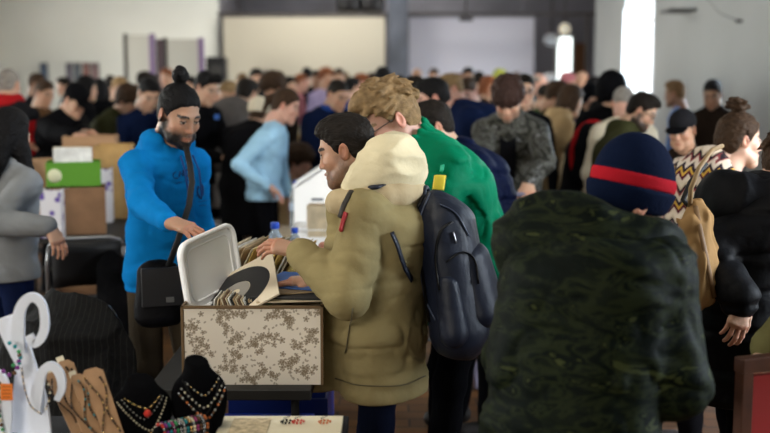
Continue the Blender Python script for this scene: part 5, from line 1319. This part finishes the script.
MB().tube([Mi @ (p - t.location) for p in (at(690, 207, 3.44), at(683, 200, 3.46), at(690, 183, 3.46), at(706, 163, 3.48))], .009, 8).build('strap', mat('strap_black', (.008, .008, .008), .6), t)
# olive coat sleeve at the far right edge
SH = person(862, 120, 2.95, 'person in an olive coat only just showing at the lower right edge', yaw=-80, lean=5, hair=('short', 'dark'), top=('coat', fabric('coat_olive', (.10, .09, .035), .7)), puff=.05, hem=.44, legs=m_blktr, hands=('belly', 'belly'), seed=7)

# woman in grey at the left edge
SI = person(9, 108, 4.85, 'woman with long black hair in a grey cardigan at the left edge', yaw=148, lean=2, hunch=6, neck=8, hp=8, hair=('long', 'black'), female=True, skin='light', top=('cardigan', fabric('knit_grey', (.23, .24, .25), bscale=40)), puff=.022, hem=.50, legs=fabric('jeans_navy', (.006, .011, .04)),
            hands=(None, tuple(at(48, 226, 4.55))), elbow=(None, (-.3, .7, -.6)), hdir=(None, (.35, -.2, -.9)), seed=8, collar=None)

# ------------------------------------------------------------------ the crowd behind
def fb(n, c, r=.8): return fabric('cloth_' + n, c, r)
C = dict(black=fb('black', (.004, .004, .005)), charcoal=fb('charcoal', (.012, .012, .014)), grey=fb('grey', (.10, .09, .085)), navy=fb('navy', (.005, .010, .035)), blue=fb('blue', (.02, .06, .25)), sky=fb('sky', (.30, .50, .66), .7),
         olive=fb('olive', (.035, .036, .015)), brown=fb('brown', (.09, .045, .02)), rust=fb('rust', (.16, .06, .02)), red=fb('red', (.35, .012, .015)), tan=fb('tan', (.42, .29, .15)), cream=fb('cream', (.62, .55, .42)), white=fb('white', (.6, .6, .62)),
         green=fb('green', (.05, .09, .035)), teal=fb('teal', (.02, .08, .09)), pink=fb('pink', (.42, .15, .17)), lilac=fb('lilac', (.3, .25, .4)), shirt=fb('shirt', (.16, .27, .55)), dkbrown=fb('dark_brown', (.016, .010, .007)))
j = lambda c, k_='jacket': (k_, C[c])
SM = {}
def cr(px, yt, Y, label, **k):
    k.setdefault('seed', int(px)); k.setdefault('legs', m_blktr); SM[int(px)] = person(px, yt, Y, label, **k); return SM[int(px)]
# left
s0 = cr(8, 68, 8.6, 'grey-haired man in a black vest with red sleeves, seen from behind', yaw=168, hair=('crop', 'grey'), top=('vest', C['charcoal']), vest=C['red'], puff=.035, quilt=.11, collar=(.062, .07, .03), bodyw=1.12, hands=(None, tuple(at(31, 147, 8.3))), elbow=(None, (-.3, .3, -1)))
cv = s0; lump('collar', (0, 0, 0), cv['nb'] - .25, cv['nb'] + .25, .012, lambda F: F.path([cv['nb'] + np.array((.09 * math.cos(a), .01 + .08 * math.sin(a), .03)) for a in np.linspace(0, 6.28, 14)], .045, k=.03), C['red'], parent=cv['P'], amp=.004)
cr(76, 84, 8.3, 'man in a black jacket and cap leaning over the boxes at the left', yaw=58, lean=14, hunch=20, neck=15, hp=34, hat='cap', hwid=C['black'], hair=('short', 'black'), top=j('black'), puff=.03, collar=(.066, .05, .02), hands=(tuple(at(84, 137, 7.7)), tuple(at(80, 138, 7.7))), hdir=((1, -.3, 0), (1, -.3, 0)))
cr(44, 80, 10.5, 'person with a raised hand behind the black jacket man', yaw=60, hair=('short', 'brown'), skin='tan', top=j('brown'), hands=('up', 'up'), hp=20)
cr(36, 73, 13.5, 'far man with brown hair below the dark blue poster', yaw=80, hair=('short', 'brown'), skin='brown', top=j('charcoal'))
cr(86, 76, 11.0, 'person in dark clothes directly right of the black cap', yaw=120, hair=('bob', 'black'), top=j('black'), puff=.03)
cr(99, 79, 11.5, 'broad dark-haired person in black between the cap man and the olive jacket', yaw=185, hair=('bob', 'black'), top=j('black'), puff=.05)
cr(119, 77, 12.5, 'far light-haired person above the olive jacket man', yaw=40, hair=('shaggy', 'blond'), top=j('charcoal'), hp=20)
cr(129, 86, 9.2, 'man in an olive jacket bending over the boxes', yaw=72, lean=16, hunch=20, neck=12, hp=30, hair=('mop', 'brown'), top=j('olive'), puff=.03, collar=(.065, .04, .02), hands=('fwd', 'fwd'))
cr(149, 77, 8.5, 'black-haired man in a dark jacket behind the man in the blue hoodie', yaw=35, lean=8, hunch=18, neck=12, hp=36, hair=('short', 'black'), skin='light', top=j('navy'), hands=('fwd', 'fwd'))
cr(144, 71, 14.5, 'far person just above the black-haired man in navy', yaw=120, hair=('short', 'dark'), top=j('charcoal'))
cr(167, 68, 16, 'far reddish-haired person before the striped display panel', yaw=-30, hair=('short', 'red'), top=j('dkbrown'))
cr(207, 71, 8.5, 'tall dark-haired man in black with a blue badge, right of the blue hoodie', yaw=55, lean=6, hunch=14, hp=26, hair=('quiff', 'black'), top=j('black'), puff=.02, hands=('fwd', 'fwd'))
sb = SM[207]; MB().box((.07, -.16, 0), (.05, .01, .04)).build('badge', mat('badge_blue', (.05, .15, .5), .4), sb['P']).location = sb['chest'] + np.array((0, -.01, .1))
cr(229, 81, 11.5, 'grey-haired person in a rust jacket left of the grey rounded back', yaw=-50, lean=24, hunch=20, hp=30, hair=('short', 'greyblond'), skin='tan', top=j('rust'), hands=('fwd', 'fwd'))
cr(213, 84, 12.0, 'person in a white knit hat behind the tall man in black', yaw=60, hat='knit', hwid=C['white'], hair=('crop', 'dark'), top=j('dkbrown'), lean=15)
cr(247, 78, 9.5, 'person with a grey rounded back in a wool jacket, bending away', yaw=150, lean=34, hunch=20, hp=20, hair=('short', 'dark'), top=j('grey'), puff=.03, hands=('fwd', 'fwd'))
cr(256, 68, 14, 'far dark-haired person above the grey rounded back', yaw=30, hair=('short', 'dark'), top=j('charcoal'), hp=15)
cr(259, 99, 8.55, 'person in a cream knit hat and black coat beside the light blue shirt', yaw=165, lean=26, hunch=24, hp=20, hat='knit', hwid=C['cream'], hair=('crop', 'brown'), top=j('black', 'coat'), hem=.3, puff=.02, hands=('fwd', 'fwd'))
cr(273, 73, 9.8, 'brown-haired person in a dark coat behind the light blue shirt woman', yaw=-60, hunch=14, hp=28, hair=('mop', 'brown'), skin='tan', top=j('dkbrown'), hands=('fwd', 'fwd'))
SO = cr(287, 88, 7.6, 'woman in a light blue denim shirt standing with hand on hip', yaw=80, lean=7, hunch=16, neck=14, hp=24, hy=4, hair=('pony', 'brown'), female=True, skin='pink', top=j('sky', 'shirt'), fold=.014, puff=.012, collar=(.060, .04, .014), hem=.50, hands=(None, tuple(at(268, 186, 7.4))), elbow=(None, (-.5, 1, 0)), lod=1)
cr(298, 145, 8.45, 'seated young person in a tan top, low behind the light blue shirt', yaw=75, hp=10, sit=True, hair=('mop', 'brown'), skin='pink', top=j('tan', 'sweater'), legs=C['navy'])
ch_ = SM[298]; r0 = ch_['P'].location; hz_ = ch_['hip'][2]
st_ = empty('stool', (r0.x, r0.y, 0), R(75)); tag(st_, 'small stool under the seated young person', 'stool'); MB().lathe([(.02, hz_ - .13), (.17, hz_ - .13), (.17, hz_ - .10), (.02, hz_ - .10)]).build('seat', m_cs, st_)
for q in range(4): MB().tube([(.1 * math.cos(q * 1.57 + .8), .1 * math.sin(q * 1.57 + .8), hz_ - .12), (.17 * math.cos(q * 1.57 + .8), .17 * math.sin(q * 1.57 + .8), 0)], .012).build('leg', m_cs, st_)
cr(338, 79, 8.8, 'man in a navy jacket with a blue collar, leaning right of the light blue shirt', yaw=42, lean=15, hunch=16, hp=26, hair=('crop', 'dark'), skin='tan', top=j('navy'), puff=.03, collar=(.066, .035, .018), hands=('fwd', 'fwd'))
cv = SM[338]; lump('collar', (0, 0, 0), cv['nb'] - .25, cv['nb'] + .25, .012, lambda F: F.path([cv['nb'] + np.array((.075 * math.cos(a), .07 * math.sin(a), .02)) for a in np.linspace(0, 6.28, 14)], .026, k=.02), C['blue'], parent=cv['P'], amp=0)
# far row, left half
far = [(289, 76, 15, 'far short-haired person in teal under the cream screen, left of the pink scarf', dict(hair=('short', 'dark'), top=j('teal'), yaw=60)),
       (301, 73, 15.5, 'far person in a pink scarf under the cream screen', dict(hair=('crop', 'red'), skin='pink', top=j('pink'), yaw=100)),
       (307, 67, 18, 'farthest dark-haired head right of the pink scarf', dict(hair=('short', 'black'), top=j('black'), yaw=180)),
       (318, 70, 16, 'far person in a lilac shirt under the cream screen', dict(hair=('short', 'dark'), skin='brown', top=j('lilac'), yaw=-40)),
       (326, 68, 15, 'far red-haired person above the navy jacket man', dict(hair=('curly', 'red'), skin='tan', top=j('lilac'), yaw=30)),
       (339, 68, 17, 'far brown-haired person behind the navy jacket man', dict(hair=('short', 'brown'), skin='tan', top=j('brown'), yaw=0)),
       (352, 77, 13, 'far person in blue just left of the tousled grey-blond hair', dict(hair=('short', 'black'), top=j('blue'), yaw=130)),
       (362, 73, 15, 'far ginger-haired person in a grey coat above the tousled hair', dict(hair=('short', 'red'), skin='pink', top=j('grey'), yaw=-70)),
       (383, 67, 12.5, 'far black-haired person in blue before the grey pillar', dict(hair=('bob', 'black'), top=j('blue'), yaw=175)),
       (399, 75, 13.5, 'far dark-haired person in black right of the pillar foot', dict(hair=('short', 'dark'), top=j('black'), yaw=200)),
       (242, 73, 16, 'far person with light brown hair above the rust jacket', dict(hair=('short', 'ltbrown'), top=j('dkbrown'), yaw=20)),
       (417, 68, 18, 'far bald person at the left foot of the lilac screen', dict(hair=('balding', 'grey'), skin='tan', top=j('rust'), yaw=10)),
       (434, 68, 19, 'far brown-haired person under the lilac screen', dict(hair=('short', 'brown'), skin='tan', top=j('brown'), yaw=-20)),
       (468, 67, 16, 'far black-haired person in a white top under the lilac screen', dict(hair=('short', 'black'), skin='tan', top=j('white'), yaw=10)),
       (479, 71, 15.5, 'far person in a teal coat right of the white top', dict(hair=('short', 'dark'), top=j('teal'), yaw=180)),
       (500, 70, 14, 'far person in a yellow-green knit hat above the dark curly hair', dict(hat='knit', hwid=fb('lime', (.35, .38, .08)), hair=('crop', 'dark'), top=j('dkbrown'), yaw=160)),
       (489, 76, 13, 'far red-haired person behind the black coat', dict(hair=('bob', 'red'), top=j('dkbrown'), yaw=60)),
       (539, 73, 14, 'far person with pinkish bald head right of the lilac screen', dict(hair=('balding', 'grey'), skin='pink', top=j('teal'), yaw=80)),
       (549, 74, 15.5, 'far person in a white knit hat left of the small bright window', dict(hat='knit', hwid=C['white'], hair=('crop', 'grey'), top=j('grey'), yaw=-60)),
       (568, 73, 14.5, 'far person in a pink hat below the small bright window', dict(hat='knit', hwid=C['pink'], hair=('crop', 'brown'), top=j('navy'), yaw=90)),
       (582, 71, 14, 'far bald tan-skinned man before the brown door', dict(hair=('none', 'dark'), skin='tan', top=j('brown'), yaw=-20)),
       (527, 78, 12.5, 'far dark-haired person in olive right of the man with glasses', dict(hair=('short', 'dark'), top=j('olive'), yaw=150)),
       (594, 76, 13, 'far black-haired person beside the pale pier', dict(hair=('short', 'black'), top=j('black'), yaw=90)),
       (266, 69, 17, 'far grey-haired head above the brown-haired person in a dark coat', dict(hair=('short', 'grey'), top=j('grey'), yaw=180)),
       (153, 74, 17, 'far dark head under the striped display panel', dict(hair=('short', 'dark'), top=j('black'), yaw=180)),
       (110, 75, 16, 'far dark head right of the dull pink poster', dict(hair=('short', 'dark'), top=j('charcoal'), yaw=180)),
       (64, 77, 15, 'far dark head left of the row of four posters', dict(hair=('short', 'dark'), top=j('charcoal'), yaw=-50)),
       (191, 76, 15, 'far dark head between the topknot and the loudspeaker', dict(hair=('short', 'black'), top=j('charcoal'), yaw=-50)),
       (345, 72, 19, 'farthest light brown head left of the ginger-haired person', dict(hair=('short', 'ltbrown'), top=j('grey'), yaw=180)),
       (372, 72, 17.5, 'far brown head left of the grey pillar', dict(hair=('short', 'brown'), top=j('dkbrown'), yaw=180)),
       (459, 73, 17.5, 'far ginger head behind the red-collared man', dict(hair=('short', 'red'), top=j('red'), yaw=180)),
       (516, 72, 17, 'far light brown head above the man with glasses', dict(hair=('short', 'ltbrown'), top=j('olive'), yaw=20))]
for px, yt, Y, lb, k in far: cr(px, yt, Y, lb, hp=k.pop('hp', 12), **k)
# centre and right
cr(415, 78, 8.6, 'dark-haired person in a grey coat right of the tousled hair', yaw=-120, hp=20, hair=('curly', 'dark'), skin='tan', top=j('charcoal'))
cr(433, 77, 7.3, 'black-haired man in a deep blue sweater leaning left', yaw=-92, lean=34, hunch=26, neck=14, hp=20, hair=('short', 'black'), skin='pink', top=j('navy', 'sweater'), puff=.03, hands=('fwd', 'fwd'))
mat_b = fb('deep_blue', (.012, .028, .12)); SM[433]['P'].children[2].data.materials[0] = mat_b
cr(451, 73, 9.2, 'blond-grey man with a red collar looking left', yaw=-80, hp=20, lean=8, hair=('short', 'greyblond'), skin='pink', top=j('red'))
cr(467, 77, 9.6, 'brown-haired man in a black coat looking down, right of the red collar', yaw=-30, hp=36, hunch=18, hair=('short', 'brown'), skin='pink', top=j('black', 'coat'), puff=.03)
cr(524, 74, 8.0, 'man with glasses and dark hair looking over the camouflage jacket', yaw=2, hp=5, hair=('short', 'dark'), skin='light', glasses=True, top=j('black'))
SCG = cr(508, 78, 6.6, 'man in a grey camouflage jacket with curly hair over his face', yaw=-14, lean=8, hunch=18, neck=20, hp=40, hair=('mop', 'dkb'), skin='light', beard=.6, top=('jacket', m_camog), puff=.030, collar=(.068, .05, .02), hem=.46, legs=fb('denim_blue', (.03, .06, .14)),
         hands=(tuple(at(529, 182, 6.25)), tuple(at(492, 186, 6.25))), elbow=((.9, .5, -.2), (-.9, .5, -.2)), hdir=((.0, -.6, -.6), (0, -.6, -.6)), lod=1)
MB().box((0, 0, 0), (.10, .012, .34)).build('undershirt', C['black'], SCG['P']).location = SCG['chest'] + np.array((0, -.155, -.02))
cr(546, 84, 10.2, 'person in a dark green coat left of the tan hooded jacket', yaw=30, hp=25, hair=('short', 'dark'), top=j('green'), puff=.03)
cr(559, 83, 9.8, 'brown-haired person leaning behind the tan hooded jacket', yaw=70, hp=30, lean=12, hair=('mop', 'brown'), skin='tan', top=j('olive'))
s1 = cr(572, 85, 8.9, 'brown-haired woman in a tan hooded jacket reaching right', yaw=105, lean=14, hunch=16, hp=20, hair=('bob', 'brown'), female=True, top=j('tan'), hood='down', puff=.03, hem=.44, hands=('fwd', 'fwd'))
cr(590, 84, 9.6, 'black-capped person in blue right of the tan hooded jacket', yaw=-50, hp=30, hair=('short', 'black'), hat='cap', hwid=C['black'], skin='tan', top=j('blue'))
cr(603, 80, 10.9, 'dark person between the blue top and the black hood', yaw=-140, hair=('short', 'black'), top=j('black'), puff=.03)
cr(612, 73, 7.9, 'person with a raised black hood seen from behind before the arched window', yaw=165, hp=10, hat='hood', hwid=C['black'], hair=('short', 'black'), top=j('black'), puff=.04)
cr(624, 86, 7.6, 'balding man in a cream jacket behind the olive jacket man', yaw=170, lean=10, hunch=16, hp=20, hair=('fringe', 'grey'), skin='pink', top=j('cream'), puff=.02)
cr(644, 92, 6.8, 'bearded man with glasses in an olive hooded jacket looking down', yaw=72, lean=8, hunch=16, neck=16, hp=32, hair=('short', 'dark'), skin='light', beard=1.0, glasses=True, top=j('olive'), hood='down', puff=.035, hands=('fwd', 'fwd'), lod=1)
t = empty('backpack', at(592, 188, 7.6), R(160)); tag(t, 'black backpack with red edges on the cream jacket man', 'backpack')
lump('main_compartment', (0, 0, 0), (-.2, -.16, -.1), (.2, .16, .6), .013, lambda F: F.seg((0, 0, .08), (0, 0, .38), .12, .09, sc=1.25), C['black'], parent=t, amp=.008)
MB().tube([(.15 * math.cos(a), .0, .23 + .24 * math.sin(a)) for a in np.linspace(-1.2, 4.3, 18)], .02, 8).build('piping', C['red'], t)
cr(676, 80, 10.2, 'grey-haired man in a blue shirt standing by the grey wall', yaw=-125, hp=10, hair=('short', 'ltbrown'), skin='brown', top=('shirt', C['shirt']), collar=(.06, .04, .012))
cr(713, 79, 9.3, 'dark-haired man in a brown jacket looking down by the grey wall', yaw=-30, hp=26, hunch=16, hair=('short', 'black'), skin='brown', top=j('dkbrown'), puff=.02, collar=(.066, .05, .02))
cr(683, 110, 6.2, 'man in a charcoal flat cap bending behind the zigzag sweater', yaw=-35, lean=12, hunch=16, hp=14, hat='cap', hwid=[C['charcoal'], C['black']], hair=('crop', 'dark'), skin='tan', top=j('dkbrown'))
cr(600, 100, 8.3, 'dark-jacketed person left of the black hood', yaw=100, lean=10, hp=30, hair=('short', 'black'), top=j('black'), puff=.03)
